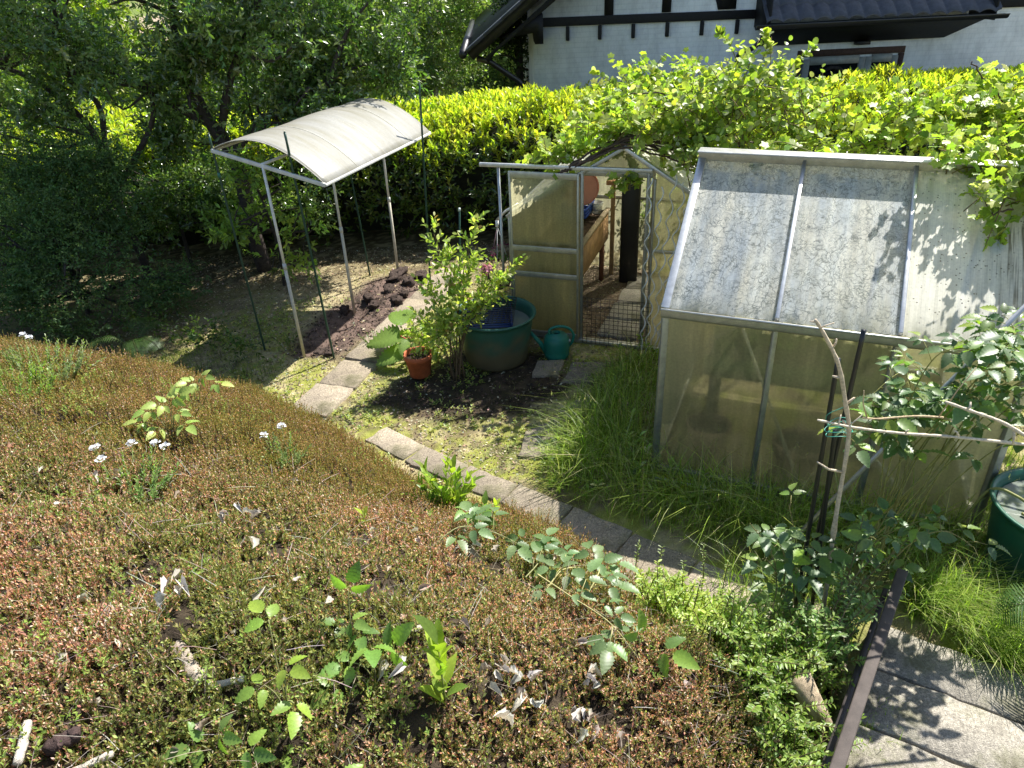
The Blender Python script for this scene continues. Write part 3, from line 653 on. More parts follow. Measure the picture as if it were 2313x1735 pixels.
def spiral(o, top, turns, amp, label, ph):
    o = V(*o); top = V(*top); n = 90; tt = np.linspace(0, 1, n)[:, None]; ax = nrm(top - o); u = nrm(np.cross(ax, V(0, 1, .2))); w_ = np.cross(ax, u)
    am = amp*sst(.04, .16, tt)
    P = o*(1 - tt) + top*tt + am*(np.cos(ph + tt*turns*2*np.pi)*u + np.sin(ph + tt*turns*2*np.pi)*w_)
    g = Geo(); g.tube(P, .0058, 6, (.7, .7, .68)); tag(g.build('spiral_stake', M['paint'], loc=tuple(o), smooth=True), label, 'plant stake', 'spiral plant stakes beside the smaller greenhouse')
for k, (dx, tx, ty, h, lab) in enumerate([(0, 1.27, 6.25, 1.70, 'wavy silver spiral plant stake nearest the open greenhouse door'), (.045, 1.37, 6.24, 1.62, 'wavy silver spiral stake second from the greenhouse doorway'),
        (.085, 1.48, 6.22, 1.78, 'wavy silver spiral stake in the middle of its bundle'), (.12, 1.55, 6.16, 1.68, 'wavy silver spiral stake fourth from the greenhouse doorway'), (.15, 1.62, 6.15, 1.74, 'wavy silver spiral stake closest to the larger greenhouse')]):
    spiral((1.28 + dx*.9, 6.27 - dx*.35, -.02), (tx, ty, h), 7.5, .022, lab, k*1.3)

# green rainwater tub with a crate grid on it
tc = V(-.135, 6.29, 0)
def rain_tub(label, c, r0, r1, h, level, col, dirt, lean=(0, 0)):
    t = thing('rain_tub', label, 'tub', tuple(c)); g = Geo(); k = 48
    prof = [(0, .01), (r0*.96, .01), (r0, .03)] + [(r0 + (r1 - r0)*s**.9, .03 + (h - .05)*s) for s in np.linspace(.1, 1, 9)] + [(r1 + .022, h - .02), (r1 + .03, h - .006), (r1 + .022, h + .004), (r1 + .004, h), (r1 - .012, h - .03)] + [(r1 - .014 - (r1 - r0)*(1 - s), .03 + (h - .05)*s) for s in (.9, .7, .45, .3)]
    prof = np.array(prof); a = np.arange(k)*2*np.pi/k
    zz = np.repeat(prof[:, 1, None], k, 1); nz = fbm(np.repeat(a[None], len(prof), 0)*2.2, zz*9, 8)
    f = (1 - sst(.40, .80, zz/h + (nz - .5)*.55))*dirt
    cc = np.array(col)*(1 - f[..., None]) + np.array((.12, .105, .06))*f[..., None]
    g.lathe(prof, c, k, cc.reshape(-1, 3)); g.build('tub_wall', M['plastic'], t, smooth=True)
    g = Geo(); rr = r0 + (r1 - r0)*level/h - .016; g.lathe([(.001, level), (rr, level)], c, k, (.05, .06, .04)); g.build('water_surface', M['water'], t); return t
rain_tub('large green rain tub with muddy lower half in front of the smaller greenhouse', tc, .30, .37, .50, .39, (.028, .105, .075), 1.)
wiremesh('black_grid', 'black plastic grid laid over the mouth of the green rain tub', tc + V(-.33, -.26, .507), V(.50, -.01, .004), V(.05, .54, .006), 13, 13, .0045, (.015, .016, .018), 'stake', 'grid')
t = thing('blue_crate', 'blue crate lid floating in the green rain tub under the grid', 'crate', (tc[0] - .06, tc[1], .37)); g = Geo()
for i in range(9): g.beam(tc + V(-.28, -.2 + i*.05, .44), tc + V(.15, -.2 + i*.05, .44), .03, .008, c=(.035, .07, .22))
g.build('crate_base', M['plastic'], t); g = Geo(); g.box(tc + V(.16, 0, .46), (.02, .44, .06), c=(.03, .06, .2)); g.box(tc + V(-.29, 0, .46), (.02, .3, .06), c=(.03, .06, .2)); g.build('crate_side', M['plastic'], t)

# watering can
o = V(.45, 6.27, 0); t = thing('watering_can', 'dark green plastic watering can beside the rain tub', 'watering can', tuple(o)); GC = (.015, .17, .12)
g = Geo(); g.lathe([(0, .0), (.105, .0), (.115, .01), (.122, .05), (.12, .055), (.126, .09), (.124, .17), (.118, .215), (.09, .245), (.05, .252), (.04, .262), (.034, .262), (.034, .235)], o, 36, GC); g.build('can_body', M['plastic'], t, smooth=True)
g = Geo(); g.lathe([(.001, .238), (.034, .238)], o, 20, (.004, .006, .006)); g.build('can_mouth', M['plastic'], t)
g = Geo(); g.tube([o + V(-.10, .0, .06), o + V(-.16, .0, .16), o + V(-.25, .01, .275)], [.03, .022, .015], 12, GC); g.tube([o + V(-.25, .01, .275), o + V(-.27, .012, .295)], [.016, .03], 12, GC); g.build('spout', M['plastic'], t, smooth=True)
g = Geo(); g.tube(spline([o + V(-.07, -.0, .24), o + V(-.06, 0, .30), o + V(.03, 0, .325), o + V(.12, 0, .30), o + V(.165, 0, .23), o + V(.15, 0, .15), o + V(.115, 0, .11)], 26), .0135, 8, GC); g.build('handle', M['plastic'], t, smooth=True)
g = Geo(); g.lathe([(.001, 0), (.012, 0), (.012, .02), (.001, .02)], o + V(.12, -.03, .175), 10, (.4, .45, .43)); g.build('cap', M['plastic'], t)

# terracotta pot with a small plant
po = V(-.86, 6.0, .02)
pot('terracotta_pot', 'orange terracotta pot standing in the sun on dark soil beside the rhubarb', po, .135, .235, (.40, .115, .05))

# second rain tub at the right with a hose in it
tc2 = V(3.18, 3.2, 0); rain_tub('green rain tub with pale water and a hose near the larger greenhouse corner', tc2, .30, .36, .50, .44, (.012, .085, .045), .2)
g = Geo(); g.tube(spline([tc2 + V(-.24, .02, .455), tc2 + V(-.18, -.07, .452), tc2 + V(-.22, -.13, .452), tc2 + V(-.2, -.17, .452), tc2 + V(-.26, -.1, .452), tc2 + V(-.16, .02, .455), tc2 + V(-.22, .12, .50), tc2 + V(-.33, .2, .49), tc2 + V(-.42, .24, .2), tc2 + V(-.36, .5, .03), tc2 + V(-.2, .9, .02)], 70), .009, 8, (.20, .2, .05))
tag(g.build('garden_hose', M['plastic'], loc=tuple(tc2 + V(0, 0, .45)), smooth=True), 'yellowish hose coiled in the water of the right rain tub', 'hose')
g = Geo(); g.tube([V(1.0, 4.24, .05), V(1.75, 3.93, .04)], .011, 8, (.55, .56, .56)); tag(g.build('metal_tube', M['metal'], loc=(1.0, 4.24, .05), smooth=True), 'thin bare metal tube lying in grass along the larger greenhouse', 'tube')

# ------------------------------------------------------------------ canopy over the soil bed
cp = V(-2.10, 6.55, 0); ca = nrm(V(.73, 2.13, 0)); cpp = V(ca[1], -ca[0], 0)
gC = thing('garden_canopy', 'arched pale sheet canopy on three thin white poles over the soil bed', 'canopy', tuple(cp))
def CN(s, h): return cp + ca*s + cpp*h + V(0, 0, 1.885 - .125/.545*(h - .03)*1.05 - .015*s)    # tilted roof plane
LC, H0, H1 = 2.31, -.50, .60; ns, nh = 30, 22
P, C = [], []
for i in range(ns + 1):
    for j in range(nh + 1):
        s = LC*i/ns; u = j/nh; h = H0 + (H1 - H0)*u; rr = .208*math.sin(math.pi*u)**.85
        sag = .006*math.sin(s/LC*math.pi*4); P.append(CN(s, h) + V(0, 0, rr + sag) + V(0, 0, .004)); C.append((s, u*1.3, .7))
idx = (np.arange(ns)[:, None]*(nh + 1) + np.arange(nh)).ravel(); g = Geo(); g.add(P, [np.stack([idx, idx + 1, idx + nh + 2, idx + nh + 1], -1)], C[0]); g.c = [np.array(C)]
sh = g.build('roof_sheet', M['canopy'], gC, smooth=True); sm = sh.modifiers.new('thickness', 'SOLIDIFY'); sm.thickness = .006
PWT = (.62, .61, .56)
for s in (.0, .62, 1.2, 1.78, LC):
    g = Geo(); pts = [CN(s, H0 + (H1 - H0)*u) + V(0, 0, .208*math.sin(math.pi*u)**.85 + .005) for u in np.linspace(0, 1, 24)]; g.tube(pts, .0025, 6, (.66, .62, .50)); g.build('roof_rib', M['paint'], gC, smooth=True)
for s in (0, LC): g = Geo(); g.beam(CN(s, H0), CN(s, H1), .022, .035, c=(.55, .54, .49)); g.build('end_bar', M['paint'], gC, bevel=.003)
for h in (H0, H1): g = Geo(); g.beam(CN(0, h), CN(LC, h), .022, .022, c=PWT); g.build('side_bar', M['paint'], gC, bevel=.003)
g = Geo(); g.tube([CN(-.01, 0) + V(0, 0, .015), CN(LC, 0) + V(0, 0, .015)], .014, 8, PWT); g.build('ridge_tube', M['paint'], gC, smooth=True)
for k, (s, bx, by) in enumerate(((0., -2.075, 6.52), (1.10, -1.75, 7.6), (2.26, -1.37, 8.69))):
    tp = CN(s, 0); b0 = V(bx, by, -.03); g = Geo(); g.tube([b0, b0*.48 + tp*.52], .0165, 8, (.50, .46, .36)); g.tube([b0*.49 + tp*.51, tp], .0135, 8, PWT); g.tube([b0*.5 + tp*.5, b0*.47 + tp*.53], .0195, 8, (.5, .49, .45)); g.build('pole', M['paint'], gC, smooth=True)
g = Geo(); g.tube(spline([CN(.0, H0 + .05), CN(.3, -.2) + V(0, 0, .06), CN(.5, .1) + V(0, 0, .14)], 14), .0018, 5, (.45, .5, .45)); g.tube(spline([CN(0, .2) - V(0, 0, .0), CN(.02, .4) - V(0, 0, .03), CN(.0, .58)], 10), .0016, 5, (.5, .55, .5)); g.tube(spline([CN(0, .6), CN(0, .61) - V(0, 0, .08), CN(0, .63) - V(0, 0, .16)], 8), .0016, 5, (.1, .12, .1)); g.build('string', M['stake'], gC)
for (b, tz, off, lab) in (((-2.52, 6.70), 2.15, -.05, 'tall dark green plant stake at the near outer corner of the canopy'), ((-1.76, 6.44), 2.18, -.07, 'tall dark green plant stake at the near path side corner of the canopy'),
                         ((-.93, 8.23), 2.29, .12, 'tall thin green plant stake at the far right corner of the canopy'), ((-1.72, 8.65), 1.86, -.08, 'thin green plant stake behind the canopy poles reaching its far corner')):
    b = V(b[0], b[1], 0); tp = b + cpp*off + V(0, 0, tz); g = Geo(); pts = bend(b - Z*.05, tp, 0, 30); rr = .0105 + .0014*(np.arange(30) % 2); g.tube(pts, rr, 7, (.015, .05, .03)); g.tube([tp, tp + Z*.012], [.011, .007], 7, (.02, .05, .03))
    g.tube([tp*.845 + b*.155 + cpp*.0, tp*.825 + b*.175], .0145, 7, (.03, .14, .1))
    tag(g.build('garden_stake', M['stake'], loc=tuple(b), smooth=True), lab, 'plant stake', 'green stakes at the canopy corners')

# peat blocks and clods on the bed
def rock(name, label, cat, p, size, c, m, rz=0., seed=0, n=14, rough=.55, group=None, box=.8):
    rng = np.random.default_rng(seed); u, v_ = np.meshgrid(np.linspace(0, 2*np.pi, n*2, endpoint=False), np.linspace(.02, np.pi - .02, n)); d = np.stack([np.cos(u)*np.sin(v_), np.sin(u)*np.sin(v_), np.cos(v_)], -1)
    q = np.sign(d)*np.abs(d)**box; q = q/np.maximum(np.abs(q).max(-1, keepdims=True)**.6, .1)
    f = 1 + rough*(fbm(d[..., 0]*2.3 + seed, d[..., 1]*2.3 + d[..., 2]*3, seed + 3, 4) - .5)*2
    q = q*f[..., None]*np.array(size)/2; cs, sn = math.cos(rz), math.sin(rz); q = np.stack([q[..., 0]*cs - q[..., 1]*sn, q[..., 0]*sn + q[..., 1]*cs, q[..., 2]], -1) + V(*p)
    k = n*2; f_ = []; i = np.arange(k); j = (i + 1) % k
    for a in range(n - 1): f_.append(np.stack([i + a*k, j + a*k, j + a*k + k, i + a*k + k], -1))
    g = Geo(); g.add(q.reshape(-1, 3), [np.concatenate(f_), i[None], (i + (n - 1)*k)[::-1][None]], c)
    return tag(g.build(name, M[m], loc=(p[0], p[1], float(height(p[0], p[1])))), label, cat, group)
def on(x, y, z=0): return V(x, y, float(height(x, y)) + z)
CL = [(-1.36, 8.56, .46, .2, .13, .1, 'flat dark peat block at the foot of the far canopy pole'), (-1.18, 8.2, .2, .15, .12, .4, 'dark peat clod just in front of the flat peat block'), (-1.86, 7.62, .14, .1, .13, .2, 'small black clod leaning on the middle canopy pole'),
      (-1.62, 7.86, .16, .12, .12, .9, 'black clod behind the middle canopy pole'), (-1.5, 7.5, .16, .12, .11, .1, 'black peat clod in front of the middle canopy pole'), (-1.26, 7.68, .17, .13, .12, .7, 'rounded peat clod on the path side of the soil bed'),
      (-1.2, 7.86, .12, .1, .1, .2, 'small peat clod nearest the straight path'), (-1.40, 8.05, .22, .14, .1, .5, 'low broken peat clod in the middle of the heap'), (-1.05, 8.42, .26, .16, .1, .3, 'crumbled peat lump at the far end of the bed'), (-1.93, 6.62, .17, .13, .08, .4, 'black clod at the foot of the near canopy pole'), (-1.82, 6.52, .13, .1, .06, .4, 'small dark clod between near pole and stake')]
for i, (x, y, a, b, c, rz, lab) in enumerate(CL): rock('peat_clod', lab, 'soil clod', on(x, y, c*.22), (a*.85, b*.85, c*.75), (.07, .052, .043), 'soil', rz + 1.2, i + 1, group='peat clods on the soil bed')

# hanging basket beside the smaller greenhouse
hb = A_(-.86, .55, 0); hk = V(-.07, 6.95, 1.12)
t = thing('hanging_basket', 'hanging basket with dark purple flowers on three cords beside the greenhouse', 'hanging basket', (hk[0], hk[1], .45))
g = Geo(); g.lathe([(.001, .47), (.09, .48), (.13, .58), (.14, .60), (.13, .60), (.12, .56)], (hk[0], hk[1], 0), 24, (.09, .06, .05)); g.build('basket', M['plastic'], t, smooth=True)
for a, c in ((0.4, (.5, .5, .5)), (2.5, (.35, .2, .22)), (4.5, (.5, .5, .48))): g = Geo(); g.tube([hk, V(hk[0] + .135*math.cos(a), hk[1] + .135*math.sin(a), .6)], .003, 5, c); g.build('cord', M['stake'], t)
g = Geo(); g.tube([hk + V(0, 0, -.01), hk + V(0, 0, .05)], .016, 8, (.7, .7, .68)); g.build('hook', M['plastic'], t, smooth=True)
rng = np.random.default_rng(8); n = 150; d = rdir(n, rng); P = V(hk[0], hk[1], .68) + d*np.array([.14, .14, .1]); g = Geo(); g.leaves(TF, P, d, rdir(n, rng) + Z, rng.uniform(.04, .07, n), palette(n, [((.07, .12, .03), 1), ((.05, .02, .03), 1)], rng=rng)); g.build('foliage', M['leaf'], t)
n = 40; P = V(hk[0] + .04, hk[1] - .02, .85) + rdir(n, rng)*np.array([.1, .08, .1]); g = Geo(); g.leaves(TF, P, rdir(n, rng), rdir(n, rng), rng.uniform(.03, .05, n), palette(n, [((.10, .012, .05), 2), ((.3, .05, .14), 1)], rng=rng)); g.build('blossom', M['flower'], t)
g = Geo(); p0 = A_(-.74, .02, 1.30); g.tube([p0 + V(.1, .0, .06), p0 + V(-.02, 0, 0), hk + V(0, 0, .06)], .013, 8, (.5, .5, .49)); tag(g.build('bracket_arm', M['metal'], loc=tuple(p0), smooth=True), 'short metal arm on the greenhouse corner carrying the hanging basket', 'bracket')

# ------------------------------------------------------------------ timber edge and stakes at the right
bA, bB = V(2.02, 2.78, .46), V(1.05, 1.47, .56)
t = thing('timber_edging', 'dark weathered timber rail edging the planted bank above the paving', 'edging', (bA[0], bA[1], 0)); g = Geo(); g.beam(bA, bB, .054, .085, c=(.07, .056, .047)); g.build('rail', M['wood'], t, bevel=.006)
for f in (.04, .36, .68, .96):
    q = bA*(1 - f) + bB*f; g = Geo(); g.box(V(q[0] - .0, q[1], (q[2] - .045)/2), (.05, .05, q[2] - .045), bB - bA, c=(.05, .042, .04)); g.build('post', M['wood'], t)
for z in (.12, .27):
    o2 = V(-.04, .03, 0); g = Geo(); g.beam(V(bA[0], bA[1], z) + o2, V(bB[0], bB[1], z + .03) + o2, .025, .13, c=(.045, .037, .035)); g.build('board', M['wood'], t)
g = Geo(); g.tube([V(1.42, 2.06, .12), V(1.27, 2.2, .44)], [.05, .055], 12, (.42, .33, .22)); tag(g.build('log_stub', M['bark'], loc=(1.42, 2.06, .1), smooth=True), 'short pale log stub leaning behind the dark timber rail', 'log')
for (b, tp, lab) in (((1.60, 2.93), V(1.67, 3.05, 1.80), 'tall black plant stake rising highest among the raspberry canes'), ((1.56, 2.90), V(1.55, 3.0, 1.68), 'black plant stake with green twine left of the tallest one'), ((1.66, 2.90), V(1.60, 2.98, 1.28), 'short black plant stake in the middle of the raspberry canes')):
    b = V(b[0], b[1], -.05); g = Geo(); pts = bend(b, tp, 0, 26); g.tube(pts, .0115 + .001*(np.arange(26) % 2), 8, (.012, .013, .014)); tag(g.build('garden_stake', M['stake'], loc=tuple(b), smooth=True), lab, 'plant stake', 'black stakes among the raspberry canes')
g = Geo(); g.tube([V(1.36, 3.3, -.22), V(2.93, 3.3, 2.28)], .0135, 10, (.36, .37, .37)); tag(g.build('steel_pipe', M['metal'], loc=(1.36, 3.3, -.1), smooth=True), 'slanting bluish steel pipe rising through the bramble leaves', 'pipe')
def branchy(name, label, pts, r0, r1, c, side, cat='branch', seed=0):
    rng = np.random.default_rng(seed); P = spline(pts, 40); g = Geo(); rr = np.linspace(r0, r1, 40)*(1 + .12*rng.normal(size=40)); cc = np.array(c)
    g.tube(P, rr, 8, cc)
    for k, (i, d, l) in enumerate(side):
        q = P[i]; d = nrm(V(*d)); g.tube([q, q + d*l*.5 + rng.normal(0, .006, 3), q + d*l], [rr[i]*.75, rr[i]*.6, rr[i]*.4], 6, cc)
    return tag(g.build(name, M['twig'], loc=tuple(P[0]), smooth=True), label, cat)
branchy('dead_cane', 'thick bare pale upright cane with brown base beside the black stakes', [(1.70, 2.84, -.05), (1.66, 2.85, .49), (1.63, 2.85, .88), (1.61, 2.86, 1.31), (1.555, 2.86, 1.52), (1.48, 2.85, 1.73), (1.40, 2.85, 1.87), (1.335, 2.85, 1.965)], .0135, .0075, (.50, .41, .30),
        [(38, (-1, 0, .1), .03), (36, (.9, -.2, .5), .06), (31, (.25, 0, 1), .05), (26, (-1, .1, .1), .04), (22, (.8, 0, .8), .05), (14, (-.9, 0, .45), .16), (18, (-.5, -.2, .6), .08)], 'cane', 3)
branchy('dead_cane', 'long bare horizontal cane reaching right from the black stakes', [(1.41, 2.8, 1.47), (1.6, 2.8, 1.415), (1.83, 2.8, 1.37), (2.08, 2.8, 1.335), (2.45, 2.78, 1.28)], .0055, .0085, (.56, .48, .37), [(8, (.6, 0, .7), .09), (6, (.1, .2, 1), .05), (30, (-.6, .1, .7), .05), (20, (.2, -.3, 1), .03)], 'cane', 4)
branchy('dead_cane', 'forked pale bare cane end above the right horizontal cane', [(1.93, 2.72, 1.59), (2.05, 2.7, 1.545), (2.2, 2.7, 1.48), (2.36, 2.68, 1.39), (2.6, 2.65, 1.3)], .0065, .011, (.56, .48, .37), [(24, (.2, 0, -.9), .09), (16, (.9, 0, -.4), .05), (8, (.2, 0, 1), .04)], 'cane', 5)
branchy('dead_cane', 'thin pale twig standing above the raspberry leaves', [(1.62, 2.8, 1.47), (1.70, 2.8, 1.46), (1.86, 2.8, 1.465), (2.0, 2.8, 1.45)], .004, .005, (.45, .34, .2), [(5, (-.3, 0, 1), .16), (36, (.4, 0, 1), .28)], 'twig', 6)
g = Geo(); 
for z, r in ((1.36, .05), (1.33, .06), (1.30, .05)): a = np.linspace(0, 7.2, 26); g.tube(np.stack([1.585 + r*np.cos(a)*1.1, 2.92 + r*.8*np.sin(a), z + .012*np.sin(a*1.7)], -1), .0022, 5, (.05, .3, .22))
g.tube(spline([(1.52, 2.9, 1.36), (1.49, 2.88, 1.44), (1.56, 2.86, 1.50), (1.54, 2.86, 1.53)], 14), .002, 5, (.05, .3, .22)); tag(g.build('garden_twine', M['stake'], loc=(1.58, 2.92, 1.33)), 'turquoise garden twine tied round the black stakes', 'twine')

# ------------------------------------------------------------------ half-timbered house
hs = thing('house', 'white half-timbered house with black beams and dark roof beyond the hedge', 'house', (5, 13, -.7)); WY = 13.0; BK = (.010, .010, .011)
g = Geo(); g.poly([(.62, WY, -1.2), (13, WY, -1.2), (13, WY, 7), (4.6, WY, 5.45), (.62, WY, 2.62)], 6.5, (0, 1, 0)); g.build('wall', M['wall'], hs)
def tim(name, p, q, w=.16, c=BK): g = Geo(); g.beam(p, q, .05, w, up=(0, -1, 0) if abs(p[0] - q[0]) < abs(p[2] - q[2]) else (0, 0, 1), c=c); return g.build(name, M['beamwood'], hs, bevel=.008)
tim('beam', (.60, WY - .02, 2.47), (4.45, WY - .02, 2.44), .13); tim('beam', (7.55, WY - .02, 2.43), (12, WY - .02, 2.40), .13)
for x in (1.83, 2.75): 
    g = Geo(); g.box((x, WY - .018, 3.0), (.14, .05, .94), c=BK); g.build('beam', M['beamwood'], hs)
g = Geo(); g.poly([(3.58, WY - .04, 2.53), (3.86, WY - .04, 2.53), (3.86, WY - .04, 3.4), (3.46, WY - .04, 3.4), (3.5, WY - .04, 2.75), (3.56, WY - .04, 2.6)], .05, (0, 1, 0), BK); g.build('beam', M['beamwood'], hs)
for x in (8.35, 9.4): g = Geo(); g.box((x, WY - .018, 3.0), (.14, .05, .94), c=BK); g.build('beam', M['beamwood'], hs)
for k, x in enumerate((1.17, 1.69, 2.23, 2.78, 3.34, 3.91)): g = Geo(); g.box((x, WY - .03, 2.29 - k*.004), (.055, .07, .21), c=BK); g.build('joist_end', M['beamwood'], hs, bevel=.01)
# gable overhang: roof slab rising to the right with barge board
rs = .74; x0, z0, y0 = -.46, 2.14, 12.45; x1 = 6.0
rf = None; g = Geo(); 
g.poly([(x0, y0, z0), (x1, y0, z0 + (x1 - x0)*rs), (x1, y0, z0 + (x1 - x0)*rs - .14), (x0 + .1, y0, z0 - .12)], 8, (0, 1, 0), (.02, .02, .022)); rf = g.build('roof', M['tile'], hs)
g = Geo()
for i in range(22):
    a = i*.29; g.box((x0 + a + .14, y0 + .05, z0 + (a + .14)*rs + .012), (.37, .22, .05), (1, 0, rs), (-rs, 0, 1), (.026, .026, .03))
g.build('tile_edge', M['tile'], rf, bevel=.012)
g = Geo(); g.poly([(x0 + .28, y0 + .02, z0 - .10), (x1, y0 + .02, z0 + (x1 - x0)*rs - .15), (x1, y0 + .02, z0 + (x1 - x0)*rs - .5), (.95, y0 + .02, 2.80), (.0, y0 + .02, 2.12), (x0 + .34, y0 + .02, z0 - .17)], .03, (0, 1, 0), BK); g.build('barge_board', M['beamwood'], rf)
g = Geo(); g.poly([(.1, y0 + .06, 2.3), (.75, y0 + .06, 2.62), (.75, y0 + .06, 2.2), (.62, y0 + .06, 2.2), (.6, y0 + .06, 2.36)], .5, (0, 1, 0), BK); g.build('bracket', M['beamwood'], rf)
g = Geo(); g.tube([(x0 - .06, y0 - .02, z0 - .03), (x0 - .06, y0 + 7, z0 - .03)], .065, 12, (.04, .04, .042)); g.build('gutter', M['metal'], rf, smooth=True)
g = Geo(); g.tube([(-.3, y0 + .25, z0 - .12), (-.1, y0 + .3, 1.95), (.35, y0 + .45, 1.62), (.5, y0 + .5, 1.45), (.53, y0 + .5, -.8)], .045, 10, (.06, .055, .05)); g.build('downpipe', M['metal'], hs, smooth=True)
# tiled porch roof
px0, px1, yf, yb = 4.14, 7.72, 12.25, 13.0; zf, zb = 2.36, 3.0
pr = None; g = Geo(); nxx = 200; rows = []
prof = lambda x: .05*np.abs(np.sin((x - px0)/.25*math.pi))**.7
xs = np.linspace(px0, px1, nxx)
for r_ in range(4):
    ya, yb_ = yf + (yb - yf)*r_/3.4 , yf + (yb - yf)*(r_ + 1.12)/3.4
    za, zb_ = zf + (zb - zf)*r_/3.4 + .03, zf + (zb - zf)*(r_ + 1.12)/3.4
    for j, (yy, zz) in enumerate(((ya, za - .035), (ya, za), (yb_, zb_))): rows.append(np.stack([xs, np.full(nxx, yy), zz + prof(xs)], -1))
    v = np.concatenate(rows[-3:]); i = np.arange(nxx - 1); g.add(v, [np.stack([i, i + 1, i + 1 + nxx, i + nxx], -1), np.stack([i + nxx, i + 1 + nxx, i + 1 + 2*nxx, i + 2*nxx], -1)], (.05, .054, .07))
pr = g.build('porch_roof', M['tile'], hs)
g = Geo(); xg0, xg1 = px0 - .18, px1 + .06
v = []; 
for x in (xg0, xg1):
    for a in np.linspace(-math.pi, 0, 9): v.append((x, yf - .07 + .065*math.cos(a), zf - .02 + .065*math.sin(a)))
g.add(v, [[[i, i + 1, i + 10, i + 9] for i in range(8)], [list(range(9))], [list(range(17, 8, -1))]], (.018, .018, .02))
g.beam((xg0, yf - .137, zf - .02), (xg1, yf - .137, zf - .02), .012, .014, c=(.05, .05, .05)); g.build('gutter', M['paint'], pr)
g = Geo(); g.tube(spline([(px0 - .06, yf - .07, zf - .08), (px0 - .06, yf - .07, zf - .2), (px0 - .10, yf + .2, zf - .36), (px0 - .16, 12.93, zf - .5), (px0 - .16, 12.93, zf - .7)], 24), .036, 10, (.015, .015, .016)); g.build('downpipe', M['paint'], pr, smooth=True)
g = Geo(); g.poly([(px0 + .02, yf + .06, zf - .04), (px1 - .05, yf + .06, zf - .04), (px1 - .42, WY - .09, 1.97), (px0 + .12, WY - .09, 1.97)], .03, (0, .3, 1), (.012, .014, .014)); g.build('soffit_board', M['beamwood'], pr)
g = Geo(); g.box((px0 + .06, (yf + WY)/2, 2.5), (.03, .7, .5), c=BK); g.build('cheek', M['beamwood'], pr); g = Geo(); g.box((px1 - .06, (yf + WY)/2, 2.5), (.03, .7, .5), c=BK); g.build('cheek', M['beamwood'], pr)
t2 = Geo(); t2.box((5.95, 12.86, 1.955), (.22, .12, .05), c=(.02, .02, .02)); lp = t2.build('porch_lamp', M['paint'], pr)
wn = (4.97, 6.74, 1.86)
g = Geo(); g.box(((wn[0] + wn[1])/2, WY - .012, wn[2] - .045), (wn[1] - wn[0], .03, .10), c=(.075, .045, .035)); g.box((wn[0] + .045, WY - .012, .55), (.09, .03, 2.42), c=(.075, .045, .035)); g.box((wn[1] - .045, WY - .012, .55), (.09, .03, 2.42), c=(.075, .045, .035)); g.build('door_surround', M['clay'], hs)
g = Geo(); dc = (.30, .31, .28)
for (xa, xb) in ((wn[0] + .10, 6.10), (6.10, wn[1] - .10)):
    for x in (xa + .055, xb - .055): g.box((x, WY - .03, .55), (.10, .05, 2.36), c=dc)
    g.box(((xa + xb)/2, WY - .032, 1.70), (xb - xa - .22, .05, .12), c=dc)
    g.box(((xa + xb)/2, WY - .032, -.5), (xb - xa - .22, .05, .2), c=dc)
df = g.build('door_frame', M['paint'], hs)
for xa, xb in ((wn[0] + .2, 6.0), (6.2, wn[1] - .2)): g = Geo(); g.box(((xa + xb)/2, WY - .012, .62), (xb - xa, .012, 2.06), c=(.01, .01, .01)); g.build('pane', M['pane'], df)
g = Geo(); a = np.linspace(0, 2*np.pi, 30); g.tube(np.stack([5.58 + .24*np.cos(a), np.full(30, WY - .06), 1.35 + .24*np.sin(a)], -1), .028, 8, (.035, .03, .025)); wr = tag(g.build('door_wreath', M['bark'], loc=(5.58, WY - .06, 1.35), smooth=True), 'dark round wreath hanging on the glass of the house door', 'wreath')

# ------------------------------------------------------------------ laurel hedge
rng = np.random.default_rng(21)
HP = np.array([(9.86, .05), (9.72, .5), (9.74, .95), (9.84, 1.22), (10.0, 1.42), (10.3, 1.56), (10.75, 1.62), (11.2, 1.56), (11.4, 1.2), (11.42, .5)])
hl = np.concatenate([[0], np.cumsum(np.linalg.norm(np.diff(HP, axis=0), axis=1))])
def hedge_pt(x, s):
    y = np.interp(s, hl, HP[:, 0]); z = np.interp(s, hl, HP[:, 1]); y2 = np.interp(s + .05, hl, HP[:, 0]); z2 = np.interp(s + .05, hl, HP[:, 1]); y1 = np.interp(s - .05, hl, HP[:, 0]); z1 = np.interp(s - .05, hl, HP[:, 1])
    ty, tz = y2 - y1, z2 - z1; l = np.hypot(ty, tz); n = np.stack([np.zeros_like(x), -tz/l, ty/l], -1)
    b = (fbm(x*1.1, s*1.3, 71) - .5)*.42 + (fbm(x*4, s*4, 75) - .5)*.16
    top = .10*np.sin(x*.9 + 1)*sst(1.2, 1.8, z)
    return np.stack([x, y, z*(1 + top*.5)], -1) + n*b[:, None], n, z
hd = thing('laurel_hedge', 'long clipped laurel hedge with new leaves on top painted sunlit yellow green', 'hedge', (0, 10.5, 0))
